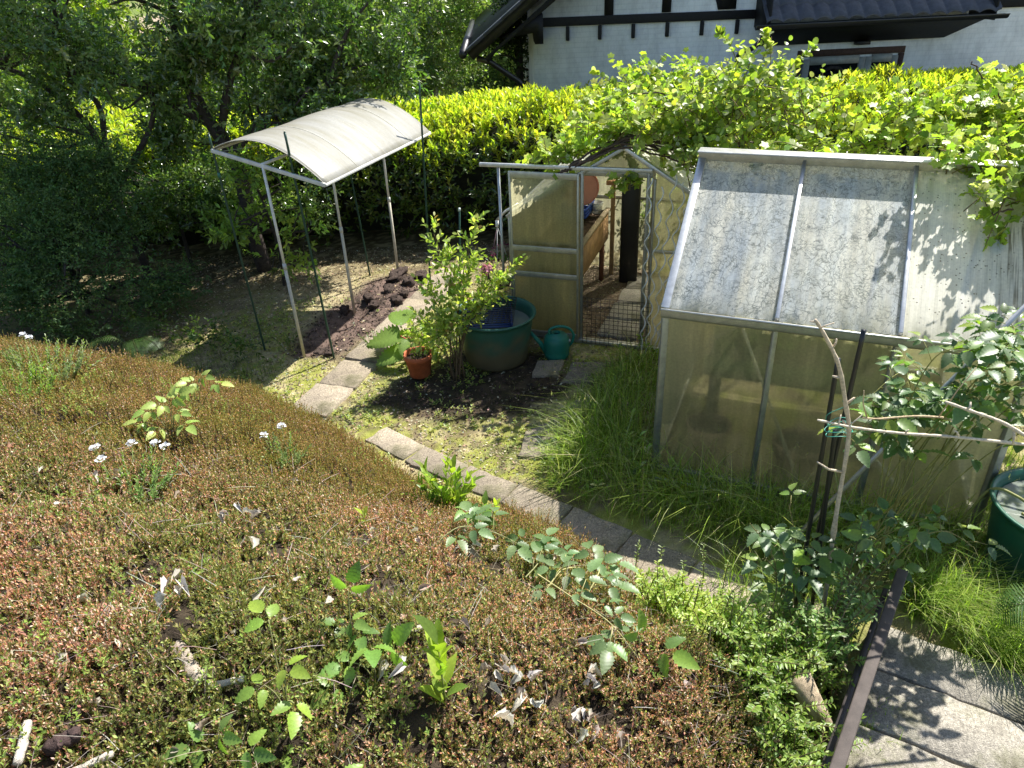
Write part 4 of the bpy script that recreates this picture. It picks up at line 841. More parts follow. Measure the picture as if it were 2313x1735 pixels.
def hedge_part(name, n, z0, z1, m, pal, ls, kk, spread, upw, seed, L=.2):
    rng = np.random.default_rng(seed); x = rng.uniform(-8.6, 8.2, n*2); s = rng.uniform(0, hl[-1]*.93, n*2); P, N, zz = hedge_pt(x, s)
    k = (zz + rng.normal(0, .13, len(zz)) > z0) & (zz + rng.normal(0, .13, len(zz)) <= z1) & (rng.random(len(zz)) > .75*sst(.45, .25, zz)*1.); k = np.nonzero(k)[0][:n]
    P, N = P[k], N[k]; D = nrm(N*(1 - upw) + Z*upw + rng.normal(0, .22, P.shape)); ln = rng.uniform(.7, 1.25, len(P))*L
    o = shoots(P - D*ln[:, None]*.55, D, ln, kk, ls, spread, .1, .2, rng=rng)
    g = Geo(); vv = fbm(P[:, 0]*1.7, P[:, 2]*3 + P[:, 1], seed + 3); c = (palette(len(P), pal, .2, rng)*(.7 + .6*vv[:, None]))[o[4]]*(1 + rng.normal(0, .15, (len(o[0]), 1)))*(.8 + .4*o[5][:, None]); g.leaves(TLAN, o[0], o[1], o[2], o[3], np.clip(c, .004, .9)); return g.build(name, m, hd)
hedge_part('sunlit_new_shoots', 8200, 1.16, 9, M['leaf_thin'], [((.38, .42, .04), 4), ((.29, .35, .035), 3), ((.46, .46, .08), 1)], .105, 8, (.4, .95), .66, 1, .2)  # new growth, with the hedge top's sunlight painted into its bright yellow green
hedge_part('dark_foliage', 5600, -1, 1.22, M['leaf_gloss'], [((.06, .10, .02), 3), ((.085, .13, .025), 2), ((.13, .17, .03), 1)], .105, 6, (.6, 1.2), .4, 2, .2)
g = Geo(); xs = np.linspace(-8.7, 8.3, 130); ss = np.linspace(0.02, hl[-1], 26); Xh, Sh = np.meshgrid(xs, ss); P, N, _ = hedge_pt(Xh.ravel(), Sh.ravel()); P = P - N*.2
i = (np.arange(25)[:, None]*130 + np.arange(129)).ravel(); g.add(P, [np.stack([i, i + 1, i + 131, i + 130], -1)], (.012, .014, .006)); g.build('light_blocking_core', M['bark'], hd)  # added solid core in dark twig tone, blocks light inside the hedge

# ------------------------------------------------------------------ trees and bushes
def clusters(cl, per, seed, rad=1.):
    rng = np.random.default_rng(seed); out = []
    for (x, y, z, a, b, c, w_) in cl:
        k = int(per*w_); d = rdir(k, rng)*(rng.random((k, 1))**.45)*rad; out.append(V(x, y, z) + d*V(a, b, c))
    return np.concatenate(out)
def tree(name, label, cat, base, trunk, cl, ntw, kk, ls, L, pal, m='leaf', seed=0, T=TS, up=.35, bark=(.06, .048, .04), limbs=True, group=None, lift=0, drop=.12, spread=(.5, 1.2)):
    rng = np.random.default_rng(seed); t = thing(name, label, cat, tuple(base), group)
    g = Geo()
    for pts, r0, r1 in trunk: Pp = spline(pts, 22); g.tube(Pp, np.linspace(r0, r1, 22)*(1 + .07*rng.normal(size=22)), 9, bark)
    tp = np.concatenate([spline(p, 22) for p, _, _ in trunk]) if trunk else np.array([base])
    if limbs:
        for (x, y, z, a, b, c, w_) in cl:
            q = V(x, y, z); s_ = tp[np.argmin(np.linalg.norm(tp - q, axis=1) + 1.2*np.maximum(0, tp[:, 2] - q[2] + .1))]
            for _ in range(3):
                e = q + rdir(1, rng)[0]*V(a, b, c)*.75; mid = (s_ + e)/2 + rng.normal(0, .1, 3) + V(0, 0, -.03); g.tube(spline([s_, mid, e], 9), np.linspace(.03, .007, 9)*(1 if a > .5 else .6), 5, bark)
    if trunk: g.build('trunk', M['bark'], t, smooth=True)
    P = clusters(cl, ntw, seed + 1); keep = rng.random(len(P)) > sst(.52, .40, fbm(P[:, 0]*1.6 + P[:, 1]*.7, P[:, 2]*1.9, seed + 7))*.85; P = P[keep]
    D = nrm(rng.normal(size=P.shape) + Z*up); ln = rng.uniform(.6, 1.3, len(P))*L; o = shoots(P, D, ln, kk, ls, spread, .05, .25, drop, rng)
    c = palette(len(P), pal, .2, rng)[o[4]]*(1 + rng.normal(0, .13, (len(o[0]), 1))); g = Geo(); g.leaves(T, o[0], o[1], o[2] + Z*.5, o[3], np.clip(c, .004, .9)); g.build('crown', M[m], t); return t
DARK = [((.11, .17, .05), 3), ((.15, .215, .065), 2), ((.22, .28, .11), 1)]
MID = [((.08, .13, .03), 3), ((.12, .17, .035), 2), ((.06, .10, .03), 1)]
PALE = [((.20, .25, .08), 2), ((.15, .22, .07), 2), ((.26, .30, .10), 1)]
YEL = [((.22, .28, .03), 2), ((.16, .23, .03), 2), ((.28, .31, .05), 1)]
tree('apple_tree', 'old dark apple tree with crooked trunk and spreading crown in front of the hedge', 'tree', (-3.15, 9.05, 0),
     [([(-3.15, 9.05, -.05), (-3.19, 9.0, .65), (-3.17, 9.0, 1.12), (-3.22, 9.0, 1.51), (-3.40, 9.0, 1.89), (-3.5, 9.0, 2.25), (-3.54, 9.0, 2.69), (-3.4, 9, 3.6)], .10, .05),
      ([(-3.22, 9.0, 1.48), (-2.82, 8.95, 1.81), (-2.33, 8.9, 2.1), (-1.9, 8.8, 2.25)], .055, .025), ([(-3.3, 9.0, 1.7), (-3.0, 8.8, 2.3), (-2.6, 8.7, 2.9), (-2.2, 8.6, 3.5)], .05, .03), ([(-3.4, 9, 1.85), (-4.0, 8.8, 2.3), (-4.5, 8.6, 2.7)], .05, .025)],
     [(-2.6, 8.9, 2.75, .8, .8, .5, 1.3), (-1.85, 9.3, 2.55, .75, .7, .5, 1.2), (-3.3, 8.7, 3.1, .9, .9, .5, 1.2), (-2.3, 8.9, 2.1, .7, .5, .3, .8), (-1.3, 9.5, 3.1, .8, .7, .5, .8), (-2.9, 9.1, 1.95, .6, .5, .3, .7), (-2.3, 9.0, 3.7, 1.1, 1., .5, 1.6), (-3.6, 8.6, 3.9, 1.2, 1., .6, 1.7), (-1.9, 9.7, 4.4, 1., .8, .5, 1.2), (-3.1, 9.5, 4.7, 1.2, .9, .5, 1.2), (-2.45, 8.55, 1.75, .35, .3, .25, .35), (-2.6, 9.2, 2.05, .9, .5, .35, 1.7), (-1.6, 9.5, 2.25, .65, .5, .35, 1.3), (-3.7, 9.1, 1.75, .6, .4, .35, 1.2), (-3.5, 8.8, 2.45, .6, .5, .4, 1.2)],
     430, 10, .085, .26, DARK + [((.12, .16, .05), 1)], 'leaf_gloss', 31, TF)
tree('apple_tree', 'leaning many stemmed fruit tree at the far left with bare dark lower limbs', 'tree', (-4.72, 8.8, 0),
     [([(-4.55, 8.85, -.05), (-4.6, 8.8, .7), (-4.64, 8.8, 1.5), (-4.66, 8.8, 1.83), (-4.84, 8.8, 2.14), (-5.15, 8.8, 2.45), (-5.5, 8.8, 2.6)], .05, .025), ([(-4.62, 8.8, 1.0), (-4.60, 8.8, 1.6), (-4.51, 8.8, 2.13), (-4.73, 8.8, 2.48), (-4.6, 8.7, 3.2)], .04, .02), ([(-4.6, 8.8, 1.2), (-4.2, 8.7, 1.6), (-3.9, 8.7, 2.0), (-3.8, 8.6, 2.4)], .04, .02)],
     [(-5.3, 8.7, 2.95, .9, .8, .4, 1.1), (-4.4, 8.5, 3.0, .8, .8, .4, 1.1), (-5.9, 8.5, 2.3, .6, .6, .45, .8), (-4.0, 8.5, 2.4, .5, .5, .35, .7), (-4.8, 8.6, 2.2, .6, .5, .25, .5), (-5.2, 8.3, 3.7, 1.3, 1., .6, 1.5), (-4.2, 8.9, 4.3, 1.1, .9, .5, 1.2), (-6.3, 8.2, 3.2, .8, .8, .6, .9), (-6.2, 8.4, 1.6, .6, .5, .4, 1.), (-5.5, 9.0, 1.9, .8, .5, .4, 1.5), (-4.6, 8.9, 2.6, .7, .5, .4, 1.)], 400, 10, .072, .24, DARK, 'leaf_gloss', 33, TF)
tree('leafy_shrub', 'light green young shrub with drooping leaves behind the canopy poles', 'shrub', (-2.75, 8.45, 0), [([(-2.75, 8.45, -.03), (-2.72, 8.43, .5), (-2.78, 8.4, 1.1)], .025, .012), ([(-2.74, 8.45, .2), (-2.5, 8.35, .7), (-2.35, 8.3, .95)], .018, .008)],
     [(-2.75, 8.4, 1.05, .45, .35, .35, 1.1), (-2.4, 8.3, .8, .35, .3, .2, .7), (-3.1, 8.3, .85, .35, .3, .2, .6), (-2.5, 8.3, .45, .4, .3, .16, .6), (-2.9, 8.35, 1.45, .3, .3, .2, .5)], 190, 8, .09, .2, [((.24, .34, .06), 2), ((.30, .38, .07), 1), ((.17, .25, .05), 1)], 'leaf', 35, TF)
tree('dark_bush', 'large dusky blue green bush in the shade at the left edge', 'bush', (-4.9, 7.9, 0), [([(-4.9, 7.9, -.03), (-4.9, 7.85, .8)], .03, .012)],
     [(-5.3, 7.8, .75, .7, .5, .5, 1.6), (-4.6, 7.6, .6, .6, .45, .42, 1.5), (-4.1, 7.6, .45, .5, .4, .32, 1.2), (-5.9, 8.0, 1.0, .6, .5, .5, 1.2), (-5.0, 7.8, 1.15, .5, .4, .35, 1.), (-4.5, 7.1, .35, .5, .35, .28, 1.2), (-5.3, 7.3, .5, .5, .35, .35, 1.2), (-3.75, 7.9, .35, .35, .35, .25, .8), (-4.5, 8.3, 1.0, .5, .3, .35, 1.), (-4.55, 8.4, 1.55, .5, .25, .35, .9), (-5.2, 8.3, 1.5, .5, .3, .35, .9)], 620, 10, .045, .22, [((.10, .17, .06), 2), ((.14, .21, .06), 1), ((.07, .12, .04), 1)], 'leaf_dull', 37, TS)
tree('dark_bush', 'broad dark green shrub against the hedge left of the apple trunk', 'bush', (-4.2, 9.3, 0), [([(-4.2, 9.3, -.03), (-4.2, 9.3, 1.0)], .03, .012)],
     [(-4.4, 9.2, .95, .7, .4, .55, 1.5), (-5.2, 9.3, 1.1, .7, .4, .6, 1.5), (-3.6, 9.3, .9, .55, .3, .55, 1.3), (-6.0, 9.2, 1.2, .7, .4, .6, 1.2), (-2.7, 9.45, .8, .5, .25, .45, .8)], 400, 9, .075, .22, DARK, 'leaf_gloss', 39, TS)
tree('weedy_plant', 'low dark weedy plant under the bush at the foot of the bank', 'plant', (-3.4, 7.0, 0), [], [(-3.2, 6.9, .15, .35, .25, .12, .8), (-3.9, 7.2, .2, .4, .3, .15, 1), (-2.7, 6.6, .1, .25, .2, .08, .4), (-4.6, 7.2, .2, .4, .25, .15, .9)], 60, 7, .06, .18, MID, 'leaf', 41, TS)
# beyond the hedge
BG = [('birch_tree', 'tall pale feathery birch tree between the apple crown and the house roof', (-1.7, 20, -.8), 8.5, 1.9, PALE, .13), ('birch_tree', 'pale birch further off beside the dark conifer', (.4, 24, -.9), 9.5, 1.8, PALE, .14),
      ('broadleaf_tree', 'sunlit yellow green tree beyond the hedge at the far left', (-9.6, 18, -.8), 7.5, 2.3, YEL, .14), ('broadleaf_tree', 'dense mid green tree beyond the hedge behind the apple crown', (-5.0, 19, -.8), 8., 2.4, MID, .14),
      ('broadleaf_tree', 'dense mid green tree standing beyond the hedge left of the pale birch', (-3.2, 16.2, -.8), 6.2, 1.5, MID, .12), ('broadleaf_tree', 'yellow green tree far behind the leaning fruit tree', (-13.5, 25, -1), 9, 3., YEL, .17), ('broadleaf_tree', 'big dark tree far behind the garden beyond the other trees', (-8, 29, -1), 11, 3.6, MID, .18), ('broadleaf_tree', 'dark tree far behind the birches', (-2.4, 31, -1), 12, 3.6, DARK, .18)]
for k, (nm, lab, b, h, r, pal, ls) in enumerate(BG):
    rr = np.random.default_rng(90 + k); x, y, z = b; cl = []; nl = 9
    for i in range(nl):
        f = (i/(nl - 1))**1.5; q = r*(math.sin(math.pi*min(.97, .25 + f*.72)))**.6; w_ = 3.2 if z + f*h < 3.5 else .9
        for j in range(3 if f < .5 else 1):
            a = rr.uniform(0, 6.3); o_ = rr.uniform(.2, .65)*r; cl.append((x + o_*math.cos(a), y + o_*math.sin(a), z + .5 + f*(h - .9), q*.62, q*.62, max(.4, h*.09), w_*(.6 if f < .5 else 1)))
    tree(nm, lab, 'tree', b, [([(x, y, z - .1), (x + .1, y, z + h*.4), (x, y, z + h*.92)], .16 if nm != 'birch_tree' else .11, .03)], cl, 170, 8, ls, .5, pal, 'leaf', 60 + k, TS, up=.2, bark=(.07, .06, .05) if nm != 'birch_tree' else (.4, .4, .38), limbs=False)
SB = [('garden_shrub', 'sunlit yellow green shrub just beyond the hedge at the far left', -8.0, 13.2, YEL), ('garden_shrub', 'bright shrub beyond the hedge between the two apple trunks', -5.6, 13.6, YEL), ('garden_shrub', 'mid green shrub beyond the hedge behind the apple crown', -3.6, 13.2, MID)]
for k, (nm, lab, x, y, pal) in enumerate(SB): tree(nm, lab, 'shrub', (x, y, -.6), [([(x, y, -.65), (x, y, .8)], .05, .02)], [(x, y, .8, 1.0, .7, .7, 1.6), (x + .7, y + .2, 1.2, .7, .6, .7, 1.1), (x - .7, y + .3, 1.1, .8, .6, .8, 1.2), (x + .1, y + .4, 1.9, .8, .6, .6, 1.2)], 300, 8, .10, .3, pal, 'leaf', 140 + k, TS, limbs=False)
rr = np.random.default_rng(5); cl = [(.45 + rr.normal(0, .08), 15.4, -.4 + i*.42, 1.15*(1 - i/13.), 1.0*(1 - i/13.), .25, 1.1*(1 - i/15.)) for i in range(12)]
tree('conifer', 'dark green conifer right beside the house gutter beyond the hedge', 'tree', (.45, 15.4, -.8), [([(.45, 15.4, -.9), (.45, 15.4, 4.3)], .12, .02)], cl, 420, 9, .08, .26, [((.03, .05, .018), 2), ((.045, .07, .025), 1)], 'leaf_dull', 77, TS, up=-.1)
tree('garden_shrub', 'round mid green shrub beyond the hedge under the house eaves', 'shrub', (-.9, 13.6, -.6), [([(-.9, 13.6, -.65), (-.9, 13.6, .6)], .04, .02)], [(-.9, 13.6, .9, .9, .6, .7, 1.6), (-.2, 13.8, 1.0, .6, .5, .7, 1.2), (-1.9, 13.7, 1.0, .8, .6, .8, 1.3)], 330, 8, .085, .26, MID, 'leaf', 79, TS)

# ------------------------------------------------------------------ climbers over the greenhouses
def climber(name, label, cat, stems, cl, n, T, ls, pal, m, seed, kk=5, L=.3, up=.5, spread=(.8, 1.4), sprays=()):
    rng = np.random.default_rng(seed); t = thing(name, label, cat, tuple(stems[0][0][0])); g = Geo()
    for pts, r0, r1 in stems: Pp = spline(pts, 30); g.tube(Pp + rng.normal(0, .006, Pp.shape), np.linspace(r0, r1, 30), 6, (.075, .05, .035))
    P = clusters(cl, n, seed + 2); D = nrm(rng.normal(size=P.shape)*.8 + Z*up); ln = rng.uniform(.5, 1.3, len(P))*L
    for k in range(0, len(P), 3): g.tube(bend(P[k] - D[k]*ln[k]*.3, P[k] + D[k]*ln[k], .02, 5), np.linspace(.005, .0015, 5), 4, (.16, .12, .05))
    for pts in sprays:
        Pp = spline(pts, 18); g.tube(Pp, np.linspace(.005, .0018, 18), 5, (.14, .15, .04)); q = Pp[3::1]; P = np.concatenate([P, q]); D = np.concatenate([D, nrm(np.gradient(Pp, axis=0))[3::1]]); ln = np.concatenate([ln, np.full(len(q), .04)])
    g.build('stem', M['twig'], t, smooth=True)
    k0 = len(P); o = shoots(P, D, ln, kk, ls, spread, .1, .35, .15, rng); sel = np.ones(len(o[0]), bool)
    ns_ = sum(15 for _ in sprays)
    if ns_: sel = (o[4] < k0 - ns_) | (rng.random(len(o[0])) < .3)
    o = [a[sel] for a in o]
    c = palette(len(o[0]), pal, .16, rng); g = Geo(); g.leaves(T, o[0], o[1], o[2]*.6 + Z*.7 + rng.normal(0, .35, o[0].shape), o[3], c); g.build('foliage', M[m], t); return t
GRP = [((.33, .41, .06), 3), ((.24, .34, .05), 3), ((.40, .44, .10), 2), ((.38, .43, .20), 1.3)]
climber('grapevine', 'gnarled grapevine with lobed bright leaves growing over the smaller greenhouse gable', 'vine',
        [([A_(-.12, -.02, 1.72), A_(.1, 0, 1.84), A_(.36, .02, 1.985), A_(.62, .05, 1.97), A_(1.0, .2, 1.9), A_(1.5, .4, 1.92)], .016, .014), ([A_(-.2, -.03, 1.70), A_(.12, .05, 1.90), A_(.5, .1, 2.02), A_(.9, .3, 2.0)], .011, .009), ([A_(.0, -.03, 1.78), A_(.3, -.03, 1.95), A_(.7, .0, 1.93), A_(1.1, -.05, 1.8)], .009, .007), ([A_(.3, 0, 1.95), A_(.36, .6, 2.15), A_(.4, 1.2, 2.2)], .012, .008)] + [([A_(-.25 + j*.03, -.05, 1.67 + j*.02), A_(.02 + j*.03, -.06 + j*.02, 1.80 + j*.015), A_(.36, -.05 + j*.03, 1.93 + j*.02), A_(.66 - j*.03, -.04 + j*.03, 1.88 + j*.02), A_(1.0, .05, 1.84 - j*.03), A_(1.25 + j*.06, .1, 1.86)], .011, .006) for j in range(5)],
        [(*A_(.02, .35, 1.88), .42, .35, .12, .9), (*A_(.45, .8, 2.12), .5, .5, .14, 1.1), (*A_(.9, .6, 2.1), .45, .4, .14, .9), (*A_(.1, .9, 2.05), .4, .4, .14, .7), (*A_(-.3, .15, 1.78), .22, .2, .07, .35), (*A_(.5, 1.3, 2.25), .6, .4, .16, .8), (*A_(.42, -.02, 1.60), .12, .05, .07, .14), (*A_(1.0, -.02, 1.92), .35, .2, .10, .5), (*A_(.36, .12, 2.04), .4, .14, .06, .5), (*A_(.85, .1, 1.95), .3, .14, .07, .45)], 92, T_lobed(), .098, GRP, 'leaf_thin', 101, 5, .22)
climber('climbing_shrub', 'tall round leaved climber with pale leaf undersides rising between the greenhouses', 'climber', [([(2.0, 6.2, 0), (1.95, 6.2, 1.0), (1.9, 6.2, 1.8), (1.85, 6.25, 2.4)], .02, .01), ([(2.0, 6.2, .5), (2.3, 6.2, 1.6), (2.6, 6.2, 2.3)], .014, .008), ([(1.9, 6.2, 1.8), (1.5, 6.4, 2.3), (1.1, 6.5, 2.35)], .01, .006)],
        [(1.8, 6.25, 2.2, .45, .4, .24, 1.3), (2.25, 6.2, 2.22, .42, .4, .22, 1.2), (1.35, 6.35, 2.15, .4, .35, .18, .9), (2.0, 6.2, 2.45, .32, .3, .13, .7), (2.4, 6.1, 1.95, .4, .35, .2, .8), (1.7, 6.1, 1.9, .45, .3, .16, .9), (2.1, 6.0, 1.7, .4, .3, .14, .6), (2.6, 6.2, 2.25, .25, .25, .12, .4)], 84, T_round(), .068, [((.29, .37, .07), 3), ((.42, .45, .24), 2), ((.19, .27, .06), 2), ((.36, .41, .07), 2)], 'leaf_thin', 103, 6, .26,
        sprays=[[(1.15, 6.5, 2.3), (.95, 6.5, 2.45), (.82, 6.5, 2.52)], [(1.9, 6.2, 2.6), (1.82, 6.2, 2.74), (1.75, 6.2, 2.8)], [(2.1, 6.2, 2.6), (2.12, 6.2, 2.7), (2.1, 6.2, 2.78)], [(2.3, 6.2, 2.5), (2.4, 6.2, 2.6), (2.48, 6.2, 2.68)], [(2.6, 6.2, 2.3), (2.85, 6.2, 2.35), (3.02, 6.2, 2.32)]])
climber('grapevine', 'big leaved grapevine trailing over the right end of the larger greenhouse roof', 'vine', [([(4.4, 5.2, 0), (4.3, 5.2, 1.2), (4.1, 5.2, 1.95), (3.5, 5.2, 2.05), (2.8, 5.25, 2.0), (2.2, 5.4, 2.02)], .022, .009), ([(4.1, 5.2, 1.9), (3.8, 4.7, 2.0), (3.3, 4.35, 1.95), (2.95, 4.25, 1.92)], .012, .005), ([(4.0, 5.2, 1.95), (3.7, 5.5, 2.3), (3.4, 5.6, 2.6)], .01, .005)],
        [(3.6, 5.5, 2.25, .5, .35, .2, 1.2), (4.2, 5.3, 2.3, .5, .4, .25, 1.2), (3.1, 5.6, 2.15, .4, .3, .16, .8), (4.7, 5.1, 2.1, .4, .4, .3, .8), (3.75, 5.0, 2.05, .4, .35, .13, .8), (3.35, 4.5, 2.02, .3, .25, .10, .55), (3.7, 4.5, 1.95, .3, .25, .16, .6), (2.65, 5.55, 2.0, .4, .25, .08, .4), (3.05, 4.35, 1.94, .16, .15, .06, .22), (4.1, 4.6, 2.1, .4, .35, .2, .8), (3.0, 4.75, 2.12, .25, .2, .08, .3), (3.42, 4.42, 2.15, .25, .2, .10, .6), (3.65, 4.55, 2.42, .36, .26, .12, .8)], 92, T_lobed(), .095, GRP, 'leaf_thin', 105, 5, .24,
        sprays=[[(3.9, 5.3, 2.4), (3.95, 5.3, 2.65), (4.05, 5.3, 2.83)], [(4.3, 5.2, 2.4), (4.4, 5.2, 2.6), (4.55, 5.2, 2.66)], [(3.3, 4.45, 1.95), (3.12, 4.3, 1.9), (3.02, 4.22, 1.76)], [(2.3, 5.45, 2.05), (2.0, 5.4, 2.15), (1.85, 5.3, 2.05)], [(3.5, 4.4, 1.95), (3.35, 4.15, 1.85), (3.3, 4.0, 1.68)]])
g = Geo(); g.tube([(1.55, 5.75, 1.98), (4.6, 4.45, 1.98)], .012, 8, (.5, .5, .48)); tag(g.build('support_rail', M['metal'], loc=(3.0, 5.1, 1.98), smooth=True), 'thin grey rail carrying the vines behind the larger greenhouse ridge', 'rail')
climber('red_leaved_shrub', 'shrub with dark wine red leaves at the right picture edge', 'shrub', [([(4.95, 5.9, 0), (4.95, 5.9, 1.4), (4.9, 5.9, 2.3)], .02, .01)], [(4.85, 5.9, 2.25, .3, .3, .35, 1.2), (5.1, 5.8, 1.8, .4, .3, .3, 1)], 60, TF, .05, [((.12, .02, .04), 2), ((.07, .02, .03), 1)], 'leaf', 107, 6, .2)
rng = np.random.default_rng(12); cl = [(1.9, 8.8, .9, .5, .5, .5, 1), (2.6, 8.0, 1.0, .6, .6, .5, 1), (3.5, 7.4, 1.0, .7, .6, .6, 1.2), (4.6, 7.0, 1.0, .7, .6, .6, 1.2)]
tree('garden_shrub', 'leafy green shrub filling the gap behind the greenhouses below the climbers', 'shrub', (3.2, 7.8, 0), [([(3.2, 7.8, -.03), (3.2, 7.8, 1.0)], .04, .02)], cl, 130, 8, .08, .25, YEL, 'leaf', 109, TS)

# ------------------------------------------------------------------ plants by the tub and pots
t = thing('fruit_bush', 'bright yellow green fruit bush with upright shoots in front of the rain tub', 'bush', (-.52, 5.95, 0))
rng = np.random.default_rng(44); st = []; b0 = V(-.50, 5.92, 0); g = Geo()
for k, (x, y, z) in enumerate([(-.62, 6.15, 1.36), (-.50, 6.1, 1.12), (-.24, 6.15, 1.42), (-.30, 6.0, 1.12), (0.04, 6.05, 1.05), (-.12, 5.98, .98), (-.70, 5.95, .92), (-.78, 5.95, .62), (-.44, 5.85, .80), (-.60, 5.85, .62), (-.02, 5.98, .92), (-.86, 6.02, .46)]):
    e = V(x, y, z); b = b0 + rng.normal(0, .04, 3)*V(1, 1, 0); mid = b*.45 + e*.55 + V((b[0] - e[0])*.25, 0, .02); Pp = spline([b, mid, e], 18); g.tube(Pp, np.linspace(.008, .002, 18), 5, (.13, .09, .05)); st.append(Pp)
g.build('stem', M['twig'], t, smooth=True)
P, D = [], []
for Pp in st:
    tg = nrm(np.gradient(Pp, axis=0)); 
    for i in range(9, 18): 
        for _ in range(4 if i < 16 else 2): P.append(Pp[i]); D.append(nrm(tg[i]*(.5 if i < 16 else 1.5) + rng.normal(0, .55, 3)))
P, D = np.array(P), np.array(D); o = shoots(P, D, rng.uniform(.08, .18, len(P)), 5, .068, (.5, 1.1), .1, .2, 0, rng)
g = Geo(); c = palette(len(o[0]), [((.40, .47, .11), 3), ((.30, .39, .09), 3), ((.50, .50, .22), 1.5), ((.20, .28, .06), 1.5), ((.38, .26, .1), .25)], .15, rng); g.leaves(T_fold(.25, .06, -.08), o[0], o[1], o[2], o[3], c); g.build('foliage', M['leaf_thin'], t)
g = Geo(); P = V(-.17, 6.0, 1.045) + rng.normal(0, .022, (26, 3)); g.leaves(T_round(), P, rdir(26, rng), rdir(26, rng), .035, palette(26, [((.62, .30, .36), 1), ((.55, .22, .30), 1)], rng=rng)); g.build('blossom', M['flower'], t)
g = Geo(); g.tube([V(-.54, 7.46, -.03), V(-.43, 7.0, 1.27)], .009, 7, (.03, .09, .06)); g.tube([V(-.43, 7.0, 1.27), V(-.43, 7.0, 1.30)], .012, 7, (.5, .55, .5)); tag(g.build('garden_stake', M['stake'], loc=(-.54, 7.46, 0), smooth=True), 'thin green plant stake rising behind the fruit bush', 'plant stake')
# rhubarb
t = thing('rhubarb_plant', 'rhubarb with big crinkled leaves beside the straight path', 'plant', (-.98, 6.45, 0)); rng = np.random.default_rng(3)
TR = T_wavy()
for k, (ex, ey, ez, dx, dy, dz, s) in enumerate([(-1.06, 6.38, .25, -1, -.10, .05, .34), (-.98, 6.52, .32, -.5, .5, .25, .30), (-1.03, 6.25, .15, -1, -.45, .0, .28), (-.86, 6.42, .26, .6, .2, .2, .24), (-.95, 6.32, .22, -.3, -.9, .05, .22), (-.84, 6.32, .15, .5, -.7, 0, .2), (-1.0, 6.44, .20, -.9, .3, .1, .24)]):
    b = V(-.95, 6.45, 0) + rng.normal(0, .02, 3)*V(1, 1, 0); e = V(ex, ey, ez); g = Geo(); g.tube(spline([b, (b + e)/2 + V(0, 0, .05), e], 10), np.linspace(.012, .008, 10), 7, (.32, .06, .05)); g.build('stalk', M['twig'], t, smooth=True)
    g = Geo(); g.leaves(TR, e[None], V(dx, dy, dz)[None], V(-.25*dx, -.25 - .2*dy, 1)[None], np.array([s]), palette(1, [((.20, .31, .07), 1)], .05, rng)); g.build('leaf', M['leaf_thin'], t)
rng = np.random.default_rng(6)
def tuft(name, label, cat, p, n, kk, ls, rad, h, pal, m='leaf', seed=0, T=TF, group=None, spread=(.5, 1.1), upw=1.2, par='foliage', single=True):
    rng = np.random.default_rng(seed); p = V(*p); a = rng.uniform(0, 6.3, n); r = rad*np.sqrt(rng.random(n)); P = np.stack([p[0] + r*np.cos(a)*.5, p[1] + r*np.sin(a)*.5, np.full(n, p[2])], -1)
    D = nrm(np.stack([np.cos(a)*r/rad*.8, np.sin(a)*r/rad*.8, np.full(n, upw)], -1) + rng.normal(0, .15, (n, 3))); L = h*rng.uniform(.6, 1.1, n)
    o = shoots(P, D, L, kk, ls, spread, .25, .3, 0, rng); t = thing(name, label, cat, tuple(p), group); g = Geo()
    for i in range(n): g.tube([P[i] - V(0, 0, .03), P[i] + D[i]*L[i]], [.0035, .0015], 4, (.16, .18, .06))
    g.build('stem', M['twig'], t); g = Geo(); g.leaves(T, o[0], o[1], o[2], o[3], palette(len(o[0]), pal, .15, rng)); g.build('leaves', M[m], t); return t
tuft('leafy_plant', 'bushy low green plant between the rhubarb and the fruit bush', 'plant', (-.84, 6.34, 0), 30, 8, .062, .28, .34, YEL, 'leaf', 51)
tuft('potted_seedling', 'small leafy seedlings growing in the orange terracotta pot', 'plant', po + V(0, 0, .19), 12, 6, .038, .17, .10, MID + YEL, 'leaf', 53)
tuft('leafy_plant', 'small green weed between the straight path and the soil bed', 'plant', on(-1.42, 6.75), 8, 5, .04, .12, .12, MID, 'leaf', 54)
tuft('leafy_plant', 'pale leafy weed in the soil bed near the far end of the straight path', 'plant', on(-1.12, 7.2), 8, 5, .045, .12, .14, YEL, 'leaf', 55)
tuft('leafy_plant', 'green weed beside the near canopy pole', 'plant', on(-2.25, 6.75), 9, 5, .05, .14, .16, MID, 'leaf', 56)

